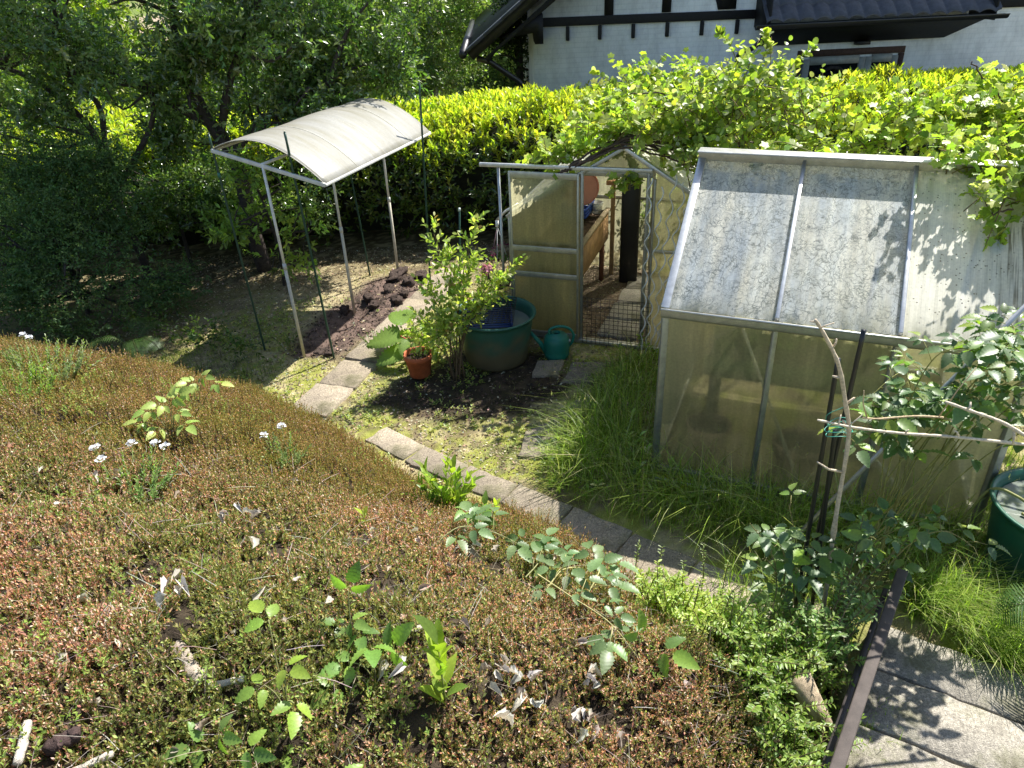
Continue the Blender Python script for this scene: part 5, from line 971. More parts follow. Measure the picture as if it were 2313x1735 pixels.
# ------------------------------------------------------------------ brambles, raspberries and shrubs on the right
TB = T_fine(.29, 13, .11, .15, -.3, .72, .018)
def trifol(P, D, U, s, rng, n=3):
    """three (or five) serrated leaflets at each point"""
    P = np.asarray(P); D = nrm(np.asarray(D)); U = nrm(np.asarray(U) - D*np.sum(U*D, -1, keepdims=True)); B = np.cross(U, D); o = []
    for a, f in ((0, 1.0), (1.05, .82), (-1.05, .82), (1.9, .6), (-1.9, .6))[:n]:
        d = np.cos(a)*D + np.sin(a)*B + rng.normal(0, .1, D.shape); d[:, 2] -= .12; o.append((P + d*.012 + (D*(s*.28)[:, None] if a == 0 else 0), d, U + rng.normal(0, .16, D.shape), s*f))
    return [np.concatenate(x) for x in zip(*o)]
def bramble(name, label, cat, canes, leaf_at, s, pal, m='leaf', seed=0, cc=(.22, .2, .07), r=.005, n5=3, group=None, updir=(0, -.12, 1), t0=.18):
    """canes: polylines; leaf_at: leaves per cane"""
    rng = np.random.default_rng(seed); t = thing(name, label, cat, tuple(canes[0][0]), group); g = Geo(); P, D, pet = [], [], []
    for k, pts in enumerate(canes):
        Pp = spline(pts, 40); g.tube(Pp, np.linspace(r, r*.4, 40), 6, cc); tg = nrm(np.gradient(Pp, axis=0)); n = leaf_at[k] if not np.isscalar(leaf_at) else leaf_at
        for j in range(n):
            i = int(39*(t0 + (1 - t0)*(j + rng.random()*.5)/n)); i = min(i, 39); a = rng.uniform(0, 6.3); side = nrm(V(math.cos(a), math.sin(a), .35) + tg[i]*.4); q = Pp[i] + side*rng.uniform(.04, .10)*s/.08
            g.tube([Pp[i], (Pp[i] + q)/2 + V(0, 0, .008), q], [.0022, .0018, .0014], 4, cc); P.append(q); D.append(side*V(1, 1, .4))
    g.build('cane', M['twig'], t, smooth=True)
    P, D = np.array(P), np.array(D); sz = s*rng.uniform(.7, 1.2, len(P)); o = trifol(P, D, V(*updir) + rng.normal(0, .3, P.shape), sz, rng, n5)
    g = Geo(); g.leaves(TB, o[0], o[1], o[2], o[3], palette(len(o[0]), pal, .14, rng)); g.build('leaves', M[m], t); return t
RAS = [((.12, .19, .075), 3), ((.16, .24, .06), 2), ((.10, .16, .07), 2), ((.24, .32, .05), .8)]
rng = np.random.default_rng(70); can = []
for k in range(16):
    x = rng.uniform(1.98, 2.75); e = V(x + rng.uniform(-.2, .3), rng.uniform(2.95, 3.4), rng.uniform(1.15, 1.62)); can.append([V(1.9 + rng.uniform(-.1, .35), 3.1 + rng.uniform(-.1, .2), 0), V((x + 2.0)/2, 3.12, e[2]*.6), e, e + V(rng.uniform(-.3, .3), rng.uniform(-.2, 0), rng.uniform(-.12, .06))])
bramble('raspberry_clump', 'dense raspberry canes with grey green leaves around the slanting pipe', 'shrub', can, 9, .10, RAS, 'leaf', 71, (.2, .2, .06), n5=5, t0=.46)
can = []
for k, (x, y, z) in enumerate([(1.18, 2.82, .84), (1.30, 2.84, .80), (1.38, 2.86, .92), (1.52, 2.8, .70), (1.24, 2.72, .70), (1.42, 2.7, .62)]): can.append([V(1.52 + rng.uniform(-.1, .1), 2.86, 0), V((x + 1.5)/2 + .02, 2.84, z*.62), V(x, y, z)])
bramble('raspberry_clump', 'small raspberry clump with wide pale leaves at the foot of the black stakes', 'shrub', can, 6, .10, RAS, 'leaf', 73, (.2, .18, .07), n5=3)
can = []
for k in range(5):
    x = rng.uniform(1.8, 2.12); z = rng.uniform(.55, 1.05); can.append([V(1.78 + rng.uniform(-.08, .12), 2.9, 0), V((x + 1.78)/2, 2.88, z*.6), V(x, 2.78 + rng.uniform(-.12, .15), z)])
bramble('raspberry_clump', 'raspberry shoots with drooping leaves right of the bare upright cane', 'shrub', can, 6, .088, RAS, 'leaf', 75, (.2, .2, .07), n5=5)
bramble('bramble_runner', 'bramble runner arching from the raspberries toward the right rain tub', 'bramble', [[V(1.85, 2.85, .1), V(2.0, 2.8, .62), V(2.14, 2.76, .78), V(2.28, 2.72, .72)]], [7], .09, RAS, 'leaf', 76)

def smallshrub(name, label, stems, ns, kk, ls, pal, m, seed, cc=(.14, .11, .05), L=.3, spread=(.9, 1.3), group=None):
    """arching shoots with two rows of tiny leaves"""
    rng = np.random.default_rng(seed); t = thing(name, label, 'shrub', tuple(stems[0][0]), group); g = Geo(); P, D, U = [], [], []
    for pts in stems:
        Pp = spline(pts, 26); g.tube(Pp, np.linspace(.0045, .0015, 26), 5, cc); tg = nrm(np.gradient(Pp, axis=0))
        for i in np.linspace(3, 25, kk): 
            i = int(i); side = nrm(np.cross(tg[i], Z + rng.normal(0, .25, 3)))
            for s in (-1, 1): P.append(Pp[i]); D.append(side*s + tg[i]*.55 + rng.normal(0, .12, 3)); U.append(Z + rng.normal(0, .25, 3))
    g.build('stem', M['twig'], t); P, D, U = np.array(P), np.array(D), np.array(U); g = Geo(); g.leaves(TF, P, D, U, ls*rng.uniform(.7, 1.2, len(P)), palette(len(P), pal, .14, rng)); g.build('leaves', M[m], t); return t
rng = np.random.default_rng(80)
def stems_in(poly_pts, n, h, lean, z0=0, dirs=None):
    P = np.array(poly_pts); out = []
    while len(out) < n:
        x = rng.uniform(P[:, 0].min(), P[:, 0].max()); y = rng.uniform(P[:, 1].min(), P[:, 1].max())
        if not inpoly(np.array([x]), np.array([y]), P)[0]: continue
        b = on(x, y, -.03); hh = h*rng.uniform(.55, 1.25); a = rng.uniform(0, 6.3); l = rng.uniform(.3, 1)*lean; d = V(math.cos(a)*l, math.sin(a)*l, 0) if dirs is None else V(*dirs)*l + rng.normal(0, .3*l, 3)*V(1, 1, 0)
        out.append([b, b + d*.35 + Z*hh*.65, b + d + Z*hh])
    return out
LON = [((.38, .46, .08), 2), ((.28, .38, .06), 2), ((.46, .54, .14), 1)]
smallshrub('honeysuckle_shrub', 'sunny yellow green small leaved shrub at the edge of the heather', stems_in([(.62, 2.92), (.92, 2.9), (1.22, 2.68), (1.15, 2.42), (.85, 2.38), (.66, 2.55)], 190, .26, .12), 0, 15, .029, LON, 'leaf_thin', 81)
smallshrub('honeysuckle_shrub', 'darker small leaved shrub spreading along the inside of the timber rail', stems_in([(.95, 2.4), (1.25, 2.72), (1.62, 2.6), (1.45, 2.1), (1.2, 1.75), (1.02, 1.85)], 230, .28, .22), 0, 15, .030, [((.20, .30, .055), 2), ((.28, .38, .07), 2), ((.12, .19, .04), 1)], 'leaf_thin', 83)
arch = [[V(1.5, 2.55, .1), V(1.75, 2.66, .55), V(2.0, 2.74, .80)], [V(1.45, 2.5, .1), V(1.62, 2.6, .55), V(1.78, 2.66, .75)], [V(1.4, 2.4, .1), V(1.6, 2.45, .50), V(1.72, 2.5, .62)], [V(1.6, 2.6, .1), V(1.7, 2.72, .6), V(1.72, 2.76, .92)], [V(1.5, 2.4, .1), V(1.72, 2.52, .48), V(1.95, 2.62, .50)], [V(1.3, 2.25, .15), V(1.5, 2.4, .48), V(1.66, 2.58, .55)], [V(1.5, 2.5, .1), V(1.6, 2.6, .5), V(1.6, 2.62, .72)]] + stems_in([(1.35, 2.3), (1.5, 2.6), (1.72, 2.66), (1.6, 2.4)], 40, .42, .2)
smallshrub('honeysuckle_shrub', 'small leaved shrub arching its feathery shoots over the timber rail', arch, 0, 20, .034, [((.24, .34, .10), 2), ((.16, .25, .07), 2)], 'leaf', 85)
up = [[on(.78, 3.05), on(.79, 3.06, .2), on(.80, 3.06, .42)], [on(1.02, 2.98), on(1.03, 2.98, .3), on(1.01, 2.99, .55)], [on(1.12, 2.9), on(1.12, 2.9, .3), on(1.13, 2.9, .5)], [on(.68, 3.15), on(.68, 3.15, .2), on(.69, 3.15, .36)], [on(.92, 3.0), on(.93, 3.02, .2), on(.92, 3.02, .4)]]
smallshrub('upright_weed', 'upright thin weed stems with tiny pale leaves beside the curved path', up, 0, 22, .022, [((.22, .28, .09), 1), ((.18, .25, .06), 1)], 'leaf_thin', 87)
# fern whose fronds shade the paving at the right lower corner
def fern(name, label, p, n, L, seed, pal, az=(0, 6.3), lift=.9):
    rng = np.random.default_rng(seed); p = V(*p); t = thing(name, label, 'fern', tuple(p))
    for k in range(n):
        a = rng.uniform(*az); l = L*rng.uniform(.75, 1.1); h = V(math.cos(a), math.sin(a), 0); Pp = spline([p, p + h*l*.35 + Z*l*lift*.6, p + h*l*.8 + Z*l*lift*.62, p + h*l + Z*l*lift*.45], 30); g = Geo(); g.tube(Pp, np.linspace(.004, .0012, 30), 4, (.12, .14, .05)); tg = nrm(np.gradient(Pp, axis=0))
        i = np.repeat(np.arange(4, 30), 2); s = np.tile([1, -1], 26); sd = nrm(np.cross(tg[i], Z)); ln = .30*l*np.sin(np.pi*np.clip((i - 2)/30, 0, 1))**.8; q = Pp[i]; d = sd*s[:, None] + tg[i]*.35; u = np.cross(sd, tg[i]) + rng.normal(0, .05, q.shape)
        g.leaves(T_fine(.042, 6, .2, .02, -.12, .5), q, d, u, ln, palette(len(q), pal, .1, rng)); g.build('frond', M['leaf'], t)
    return t
fern('fern', 'fern with arching fronds at the right edge shading the paving', (2.90, 2.50, .04), 12, .42, 88, [((.06, .12, .03), 1), ((.09, .16, .04), 1)], (2.1, 4.6), 1.35)
fern('fern', 'small fern in the shade at the foot of the heather bank below the dark bush', on(-3.85, 6.74), 6, .42, 89, [((.07, .13, .03), 1)])
tree('dark_bush', 'dense dark shrub at the right edge beside the paving', 'bush', (3.0, 2.25, 0), [([(3.0, 2.25, -.02), (3.0, 2.25, .6)], .02, .01)], [(2.95, 2.0, .35, .22, .25, .3, 1), (3.2, 2.2, .5, .3, .3, .4, 1), (2.8, 1.75, .3, .3, .2, .3, 1)], 150, 8, .045, .2, MID, 'leaf', 91, TS)

# ------------------------------------------------------------------ seedlings and wild plants in the heather
def seedling(name, label, p, stems, ls, kk, pal, seed, T=None, m='leaf_thin'):
    rng = np.random.default_rng(seed); p = V(*p); t = thing(name, label, 'seedling', tuple(p)); g = Geo(); P, D, L = [], [], []
    for dx, dy, h in stems: b = p + V(dx*.25, dy*.25, -.08); d = V(dx, dy, h); P.append(b); D.append(d); L.append(np.linalg.norm(d)); g.tube([b, b + d*.5, b + d*.96], [.006, .004, .002], 5, (.2, .22, .06))
    g.build('stem', M['twig'], t); o = shoots(np.array(P), np.array(D), np.array(L), kk, ls, (.35, .85), .2, .1, 0, rng); g = Geo(); g.leaves(T or T_fine(.20, 6, .02, .10, -.18, .7), o[0], o[1], o[2], o[3], palette(len(o[0]), pal, .1, rng)); g.build('leaves', M[m], t, smooth=True); return t
LAU = [((.36, .46, .06), 2), ((.26, .37, .05), 2), ((.16, .25, .05), 1)]
seedling('laurel_seedling', 'large bright laurel seedling with many upright shoots at the far heather edge', on(-.47, 3.62), [(-.04, 0, .36), (.06, .03, .40), (.14, .0, .34), (-.11, .02, .3), (.0, -.05, .30), (.10, -.06, .24), (-.06, -.06, .22), (.16, .04, .26), (.03, .05, .42), (-.08, .04, .38), (.09, -.02, .38), (-.14, -.02, .22)], .10, 12, LAU, 121)
seedling('laurel_seedling', 'smaller laurel seedling beside the curved path just right of the large one', on(-.20, 3.42), [(.0, 0, .22), (.05, .03, .18), (-.05, 0, .16)], .085, 8, LAU, 122)
seedling('laurel_seedling', 'single stemmed young laurel with large bright leaves near the picture bottom', on(-.31, 1.76), [(.0, .02, .42)], .15, 14, LAU, 123, T_fine(.22, 7, .03, .10, -.2, .7))
seedling('laurel_seedling', 'tiny laurel sprout with narrow leaves left of the large seedling', on(-.82, 2.95), [(.01, 0, .22)], .07, 7, LAU, 124)
BRA = [((.17, .28, .06), 2), ((.22, .34, .06), 2), ((.13, .22, .05), 1)]
def sprout(label, p, lv, s, seed, h=.16, pal=BRA, n=3, ud=(0, -.5, 1)):
    rng = np.random.default_rng(seed); p = V(*p); t = thing('bramble_sprout', label, 'bramble', tuple(p), 'bramble sprouts in the heather'); g = Geo(); P, D = [], []
    for (dx, dy, hh) in lv: q = p + V(dx, dy, hh); g.tube(spline([p - Z*.05, p*.6 + q*.4 + Z*.03, q], 8), np.linspace(.0035, .0018, 8), 5, (.2, .2, .08)); P.append(q); D.append(V(dx + rng.normal(0, .03), dy - .05, .02))
    g.build('cane', M['twig'], t, smooth=True); P, D = np.array(P), np.array(D); o = trifol(P, D, V(*ud) + rng.normal(0, .2, P.shape), s*rng.uniform(.85, 1.15, len(P)), rng, n); g = Geo(); g.leaves(TB, o[0], o[1], o[2], o[3], palette(len(o[0]), pal, .1, rng)); g.build('leaves', M['leaf'], t); return t
sprout('bramble sprout with one big raised three part leaf in mid heather', on(-.66, 1.93), [(.01, .05, .24), (.0, .02, .10), (.04, -.02, .08), (-.03, .04, .06)], .082, 131)
sprout('bramble sprout with glossy green leaves left of the young laurel', on(-.56, 1.80), [(.0, .02, .15), (-.08, .0, .10), (.06, .05, .10), (-.12, -.08, .08)], .10, 132)
sprout('tall bramble shoot with bright ribbed leaves near the picture bottom', on(-.83, 1.62), [(-.02, .10, .34), (.03, .02, .20), (-.05, .0, .14), (.06, -.06, .12)], .082, 133, pal=[((.26, .36, .05), 1), ((.20, .30, .05), 1)])
sprout('bramble sprout with ribbed leaves at the bottom edge left of the tall shoot', on(-.98, 1.42), [(.0, .03, .13), (.09, .0, .10), (-.06, .02, .09)], .082, 134)
sprout('low bramble leaves lying in the heather at the bottom edge', on(-.70, 1.36), [(.0, .0, .08), (.08, .03, .07), (-.08, .05, .09)], .085, 135)
sprout('small bramble sprout with few leaves beside the sunny honeysuckle shrub', on(.50, 2.12), [(.0, .05, .14), (.1, .0, .1)], .11, 136)
sprout('bramble leaf tuft on the heather edge below the large laurel seedling', on(-.28, 3.12), [(.0, .02, .16), (.05, .02, .12)], .10, 137)
bramble('bramble_runner', 'trailing bramble with grey green leaves lying across the heather', 'bramble', [[on(-.45, 2.75, .05), on(-.3, 2.85, .16), on(-.12, 2.9, .18), on(.08, 2.85, .15)], [on(.02, 2.62, .08), on(.1, 2.75, .16), on(.14, 2.95, .22)]], [9, 4], .10, [((.17, .25, .10), 2), ((.14, .22, .08), 2)], 'leaf', 138, (.24, .24, .10), .004)
bramble('bramble_runner', 'long bare bramble runner with few leaves crossing toward the honeysuckle shrub', 'bramble', [[on(.08, 2.62, .12), on(.22, 2.42, .16), on(.38, 2.22, .14), on(.5, 2.1, .06)], [on(.3, 2.5, .1), on(.38, 2.62, .22), on(.42, 2.8, .25)], [on(.12, 2.5, .12), on(.2, 2.6, .2), on(.3, 2.7, .2)]], [8, 4, 5], .095, [((.17, .25, .10), 2), ((.14, .22, .08), 2)], 'leaf', 139, (.36, .33, .14), .0045)
sprout('bright leafed shrublet growing through the heather left of centre', on(-2.02, 3.6), [(.0, .02, .22), (.08, .0, .17), (-.08, .02, .18), (.05, .06, .24), (-.14, .0, .12), (.12, -.04, .11), (-.03, -.06, .10)], .08, 141, pal=[((.38, .46, .11), 1), ((.28, .38, .09), 1)], n=5)
sprout('bright leafed shrublet further back in the heather near its far edge', on(-2.2, 4.35), [(.1, .0, .3), (.02, .0, .26), (-.06, .0, .18), (.18, .0, .24), (-.1, -.04, .12)], .08, 142, pal=[((.40, .47, .12), 1), ((.30, .40, .10), 1)], n=5)
# candytuft
def candytuft(label, p, n, rad, h, heads, seed, pal=None):
    t = tuft('candytuft', label, 'flowering plant', p, n, 13, .036, rad, h, pal or [((.16, .25, .07), 2), ((.22, .32, .08), 1)], 'leaf', seed, TLAN, 'white flowered candytuft in the heather', (.5, 1.1), 1.0); rng = np.random.default_rng(seed)
    for (dx, dy, dz) in heads:
        q = V(*p) + V(dx, dy, dz); k = 26; d = rdir(k, rng); d[:, 2] = np.abs(d[:, 2]); g = Geo(); g.tube([V(*p) + V(dx*.6, dy*.6, .03), q], [.002, .0015], 4, (.2, .25, .08)); g.build('stem', M['twig'], t)
        g = Geo(); g.leaves(T_round(), q + d*np.array([.013, .013, .008]), d, d + Z*.8, rng.uniform(.012, .02, k), np.full((k, 3), .82)); g.build('flower_head', M['flower'], t)
candytuft('candytuft clump with several white flower heads in the left heather', on(-1.98, 2.95), 46, .34, .17, [(-.20, .2, .17), (.12, .2, .18), (.17, .18, .17), (-.03, .24, .16), (-.12, .09, .17)], 151)
candytuft('candytuft clump with a single white flower near the middle of the heather', on(-1.42, 3.62), 22, .22, .18, [(.03, .05, .24), (-.08, .02, .2)], 152, [((.22, .28, .10), 1), ((.18, .25, .08), 1)])
candytuft('pale green candytuft mound at the left picture edge', on(-3.2, 4.3), 90, .55, .22, [(-.05, .15, .28), (-.0, .12, .27)], 153, [((.20, .26, .11), 2), ((.24, .30, .12), 1)])
candytuft('bright green cushion mound behind the pale one at the left edge', on(-3.05, 3.85), 70, .40, .16, [], 154, [((.16, .26, .04), 2), ((.24, .34, .05), 1)])
# driftwood, bark pieces
def bark_piece(label, p, L, r, az, tilt, c, seed, cat='log', name='weathered_log'):
    rng = np.random.default_rng(seed); p = V(*p); h = V(math.cos(az), math.sin(az), tilt); P = np.stack([p + h*L*(s - .5) + rng.normal(0, r*.08, 3) for s in np.linspace(0, 1, 12)]); k = 14; g = Geo(); rr = r*(1 + .05*rng.normal(size=12)); rr[0] *= .75; rr[-1] *= .8
    g.tube(P, rr, k, c); v = g.v[-1]; v += rng.normal(0, r*.09, v.shape); return tag(g.build(name, M['bark'], loc=tuple(p)), label, cat)
bark_piece('short pale weathered log lying in the heather at the left', on(-1.17, 1.72, .03), .17, .027, 2.3 + math.pi, -.25, (.34, .285, .22), 1); bark_piece('pale broken bark strip beside the short weathered log', on(-1.03, 1.66, .04), .12, .012, .2, .0, (.5, .46, .38), 2, 'bark', 'bark_piece')
bark_piece('long bleached driftwood strip at the lower left corner', on(-1.36, 1.32, .07), .22, .011, .45, .08, (.52, .46, .37), 3, 'driftwood', 'driftwood'); bark_piece('bleached wood piece at the left picture edge near the corner', on(-1.52, 1.38, .08), .15, .014, 1.9, .0, (.5, .45, .37), 4, 'driftwood', 'driftwood'); bark_piece('dark brown wood chunk between the two bleached strips', on(-1.44, 1.42, .05), .10, .025, .6, .05, (.07, .045, .04), 5, 'wood piece', 'wood_piece')

# ------------------------------------------------------------------ ground cover nobody could count
rng = np.random.default_rng(200)
def visible(P, mx=.22):
    d = P - V(0, 0, CAM_H); zc = d @ _f; u = (d @ _r)/zc*F_PX/2313; v = (d @ _u)/zc*F_PX/2313; return (zc > .2) & (np.abs(u) < .5 + mx) & (np.abs(v) < .375 + mx)
EDGE = np.array([(.58, 3.4), (.62, 2.75), (.95, 2.2), (1.1, 1.65), (1.0, 1.0), (2.5, 1.0), (2.5, 3.4)])
def edge_poly(x, y): return polydist(x, y, EDGE)
def heather():
    n = 225000; x = rng.uniform(-6.5, 1.75, n); y = rng.uniform(.7, 7.2, n); d = sdist(x, y); z = height(x, y); P = np.stack([x, y, z], -1); dist = np.linalg.norm(P - V(0, 0, CAM_H), axis=1)
    edge = polydist(x, y, np.array([(.58, 3.4), (.62, 2.75), (.95, 2.2), (1.1, 1.65), (1.0, 1.0), (2.5, 1.0), (2.5, 3.4)])); clump = fbm(x*3.2, y*3.2, 91); near = sst(3.9, 2.6, y)
    k = visible(P) & (d > .0) & (edge > -.03) & (rng.random(n) < np.clip(.05 + sst(.29, .46, (clump*.65 + .35*fbm(x*10, y*10, 97, 2))*near + (1 - near)*.6), 0, 1)*np.where(near > .5, .92, .75)); P = P[k]; x, y, d, near, clump = x[k], y[k], d[k], near[k], clump[k]
    n = len(P); tall = (.08 + .06*rng.random(n))*(1 + .45*(clump - .5))*(.35 + 1.3*fbm(x*7, y*7, 93, 2))*(1 - .15*near); lean = rng.normal(0, .25 + .22*near[:, None], (n, 3)); Dn = nrm(V(0, .0, 1) + lean + V(-.05, -.1, 0)); b = P + Dn*rng.uniform(-.05, .02, n)[:, None]
    g = Geo(); tone = fbm(x*1.7, y*1.7, 95)
    # woody stem, one thin blade each
    T = (np.array([[0, -.022, 0], [0, .022, 0], [1, 0, 0]]), [[[0, 1, 2]]]); g.leaves(T, b, Dn, rdir(n, rng), tall*1.05, palette(n, [((.16, .11, .08), 2), ((.32, .27, .21), 1), ((.07, .05, .035), 1.5)], .2, rng))
    green = [((.26, .30, .085), 3), ((.15, .185, .055), 2.8), ((.44, .46, .18), 1.1)]; bell = [((.74, .42, .28), 3), ((.54, .28, .19), 2.5), ((.90, .68, .52), 1.9), ((.26, .13, .095), 1.8)]; olive = [((.28, .23, .06), 3), ((.21, .21, .05), 3), ((.46, .30, .14), 1.4)]
    K = 13; o = shoots(b, Dn, tall, K, .0175*(1 + .28*near), (.4, .85), .25, .3, 0, rng); pr = np.clip(.44 + 2.1*(tone - .5) + .02*near, .10, .92)[o[4]]; isb = (rng.random(len(o[0])) < pr*sst(.25, .6, o[5])); far = (1 - near)[o[4]]
    c = np.where(isb[:, None], palette(len(isb), bell, .22, rng), palette(len(isb), green, .22, rng)); c = np.where((rng.random(len(isb)) < far*.75)[:, None], palette(len(isb), olive, .2, rng), c)
    Tt = (np.array([[0, 0, 0], [.5, .2, .04], [1, 0, 0], [.5, -.2, .04]]), [[[0, 1, 2, 3]]]); g.leaves(Tt, o[0], o[1], o[2], o[3]*np.where(isb, .85, 1.1), c)
    # old grey twigs showing through
    m = 9000; i = rng.integers(0, n, m); i = i[near[i] > .3]; q = P[i] + rng.normal(0, .03, (len(i), 3)); q[:, 2] += rng.uniform(.0, .07, len(i)); dd = rdir(len(i), rng)*V(1, 1, .35)
    T2 = (np.array([[0, -.008, 0], [0, .008, 0], [1, .006, .06], [1, -.006, .06], [.5, .018, .07], [.5, .002, .07]]), [[[0, 1, 4, 5], [5, 4, 2, 3]]]); g.leaves(T2, q, dd, Z + rng.normal(0, .4, q.shape), rng.uniform(.05, .15, len(q)), palette(len(q), [((.50, .45, .38), 2), ((.34, .28, .23), 2), ((.16, .11, .09), 1)], .2, rng))
    wx, wy = rng.uniform(-3.6, 1.0, 5200), rng.uniform(1.0, 4.6, 5200); mk = (sdist(wx, wy) > .1) & (fbm(wx*1.9, wy*1.9, 111) > .60) & (edge_poly(wx, wy) > 0); wx, wy = wx[mk], wy[mk]; q = np.stack([wx, wy, height(wx, wy) + rng.uniform(.03, .09, len(wx))], -1)
    o = shoots(q, nrm(Z + rng.normal(0, .4, q.shape)), .05, 7, .020, (.5, 1.2), .05, .2, 0, rng); g.leaves(TF, o[0], o[1], o[2] + Z*.4, o[3], palette(len(o[0]), [((.26, .36, .07), 2), ((.18, .27, .06), 2), ((.34, .40, .12), 1)], .18, rng))
    return kind(g.build('heather', M['heath']), 'stuff')
heather()
def scatter_on(n, poly_=None, box=None):
    b = np.array(poly_) if poly_ is not None else None
    x0_, x1_, y0_, y1_ = box if box else (b[:, 0].min(), b[:, 0].max(), b[:, 1].min(), b[:, 1].max()); x = rng.uniform(x0_, x1_, n); y = rng.uniform(y0_, y1_, n)
    if b is not None: k = polydist(x, y, b) + rng.normal(0, .05, n) < 0; x, y = x[k], y[k]
    return x, y
def blades(g, x, y, h, w_, lean, pal, dirb=(0, 0)):
    n = len(x); P = np.stack([x, y, height(x, y) - .01], -1); h = h*rng.uniform(.5, 1.25, n); a = rng.uniform(0, 6.3, n); l = lean*rng.uniform(.2, 1.3, n); hd_ = np.stack([np.cos(a)*l + dirb[0], np.sin(a)*l + dirb[1], np.zeros(n)], -1); side = nrm(np.cross(hd_ + 1e-4, Z)); c = palette(n, pal, .16, rng)
    w_ = (w_*rng.choice([.55, .8, 1., 1.5], n))[:, None]; lv = []
    for t in (0, .4, .75, 1.): q = P + hd_*(h*t**1.9)[:, None] + Z*(h*(t - .32*t**3*np.minimum(1, np.linalg.norm(hd_, axis=1))))[:, None]; ww = w_*(1 - t**1.6)*.5; lv += [q - side*ww, q + side*ww]
    v = np.stack(lv, 1); i = (np.arange(n)*8)[:, None]; f = np.concatenate([i + np.array([2*s, 2*s + 1, 2*s + 3, 2*s + 2]) for s in range(3)]); g.add(v.reshape(-1, 3), [f], np.repeat(c, 8, 0))
def not_paved(x, y):
    k = np.ones(len(x), bool)
    for p in PAVE: k &= polydist(x, y, p) > .0
    cc = C2[::4]; k &= np.min(np.hypot(x[:, None] - cc[None, :, 0], y[:, None] - cc[None, :, 1]), 1) > .095 + .07*vnoise(x*11, y*11, 2)
    u = (x - pa[0])*pd[0] + (y - pa[1])*pd[1]; t = (x - pa[0])*pn[0] + (y - pa[1])*pn[1]; k &= ~((np.abs(t) < .165 + .05*vnoise(x*11, y*11, 2)) & (u > 0) & (u < 3.5) & ((u % .5) > .03*vnoise(x*7, y*7, 4))); return k
GP = [((.25, .35, .05), 3), ((.36, .45, .09), 2), ((.15, .23, .035), 2.4), ((.55, .55, .27), .9)]
g = Geo()
x, y = scatter_on(17000, GRASS_P); k = not_paved(x, y); e = sst(0, .35, -polydist(x[k], y[k], GRASS_P)); blades(g, x[k], y[k], .22 + .30*e, .0068, .95, GP, (-.25, -.3))
x, y = scatter_on(3800, GRASS_R); blades(g, x, y, .32, .006, 1.0, GP, (.2, -.45))
DRYG = [((.50, .44, .26), 2), ((.42, .40, .20), 1)]
x, y = scatter_on(900, GRASS_P); k = not_paved(x, y); blades(g, x[k], y[k], .46, .0035, .8, DRYG, (-.2, -.2)); x, y = scatter_on(160, GRASS_R); blades(g, x, y, .42, .0035, .8, DRYG, (.1, -.3))
x, y = scatter_on(420, GRASS_P); k = not_paved(x, y); q = np.stack([x[k], y[k], height(x[k], y[k]) + rng.uniform(.25, .55, k.sum())], -1); o = shoots(q, Z + rng.normal(0, .4, q.shape), .07, 7, .016, (.2, .5), .1, .2, 0, rng); g.leaves(TS, o[0], o[1], o[2], o[3], palette(len(o[0]), [((.40, .40, .20), 2), ((.34, .26, .20), 1)], .15, rng)); blades(g, x[k], y[k], .42, .003, .25, DRYG)
x, y = scatter_on(260, GRASS_P); k = not_paved(x, y); P = np.stack([x[k], y[k], height(x[k], y[k]) + rng.uniform(.02, .16, k.sum())], -1); o = shoots(P, np.repeat(Z[None], len(P), 0), .05, 6, .07, (.9, 1.4), .1, .1, 0, rng); g.leaves(TF, o[0], o[1], o[2] + Z, o[3], palette(len(o[0]), GP, .2, rng))
x, y = scatter_on(2600, [(2.55, 3.9), (3.3, 3.6), (3.9, 4.2), (3.4, 5.0)]); blades(g, x, y, .22, .005, .7, [((.26, .33, .05), 1), ((.2, .28, .05), 1)])
x, y = scatter_on(700, [(1.55, 2.2), (1.78, 2.35), (1.86, 2.28), (1.6, 2.05)]); blades(g, x, y, .10, .004, .8, [((.26, .36, .05), 1)])
x, y = scatter_on(900, [(1.1, 3.25), (1.6, 3.15), (1.95, 3.0), (1.7, 2.85), (1.3, 3.0)]); blades(g, x, y, .3, .005, .9, GP)
x, y = scatter_on(1500, [(-4.2, 7.0), (-2.4, 6.4), (-2.1, 6.0), (-2.9, 6.1), (-4.2, 6.6)]); blades(g, x, y, .15, .004, .7, [((.09, .14, .03), 1), ((.14, .18, .05), 1)])
kind(g.build('grass', M['grass']), 'stuff')
# moss tufts, short turf and weeds on the garden floor
g = Geo(); x, y = scatter_on(60000, box=(-4.2, 1.6, 4.0, 8.8)); d = sdist(x, y); n1 = fbm(x*1.9, y*1.9, 33); n2 = fbm(x*7, y*7, 35); gs = (x - GH_A[0])*E2[0] + (y - GH_A[1])*E2[1]; gt = (x - GH_A[0])*N2[0] + (y - GH_A[1])*N2[1]
k = (d < -.02) & not_paved(x, y) & (polydist(x, y, SOIL_BED) > .0) & ~((gt > -.02) & (gs > -.8)) & (rng.random(len(x)) < sst(.42, .62, .6*n1 + .4*n2)*sst(8.2, 6.4, y)*sst(-3.8, -2.6, x + .3)) & ((polydist(x, y, DARK_SOIL) > -.02) | (rng.random(len(x)) < .10))
blades(g, x[k], y[k], .035, .006, 1.1, [((.34, .37, .06), 3), ((.24, .29, .05), 3), ((.46, .40, .20), 1.5)])
kind(g.build('turf', M['grass']), 'stuff')
g = Geo(); x, y = scatter_on(9000, box=(-3.6, 1.5, 4.2, 8.0)); d = sdist(x, y); n1 = fbm(x*2.3, y*2.3, 37); gs = (x - GH_A[0])*E2[0] + (y - GH_A[1])*E2[1]; gt = (x - GH_A[0])*N2[0] + (y - GH_A[1])*N2[1]
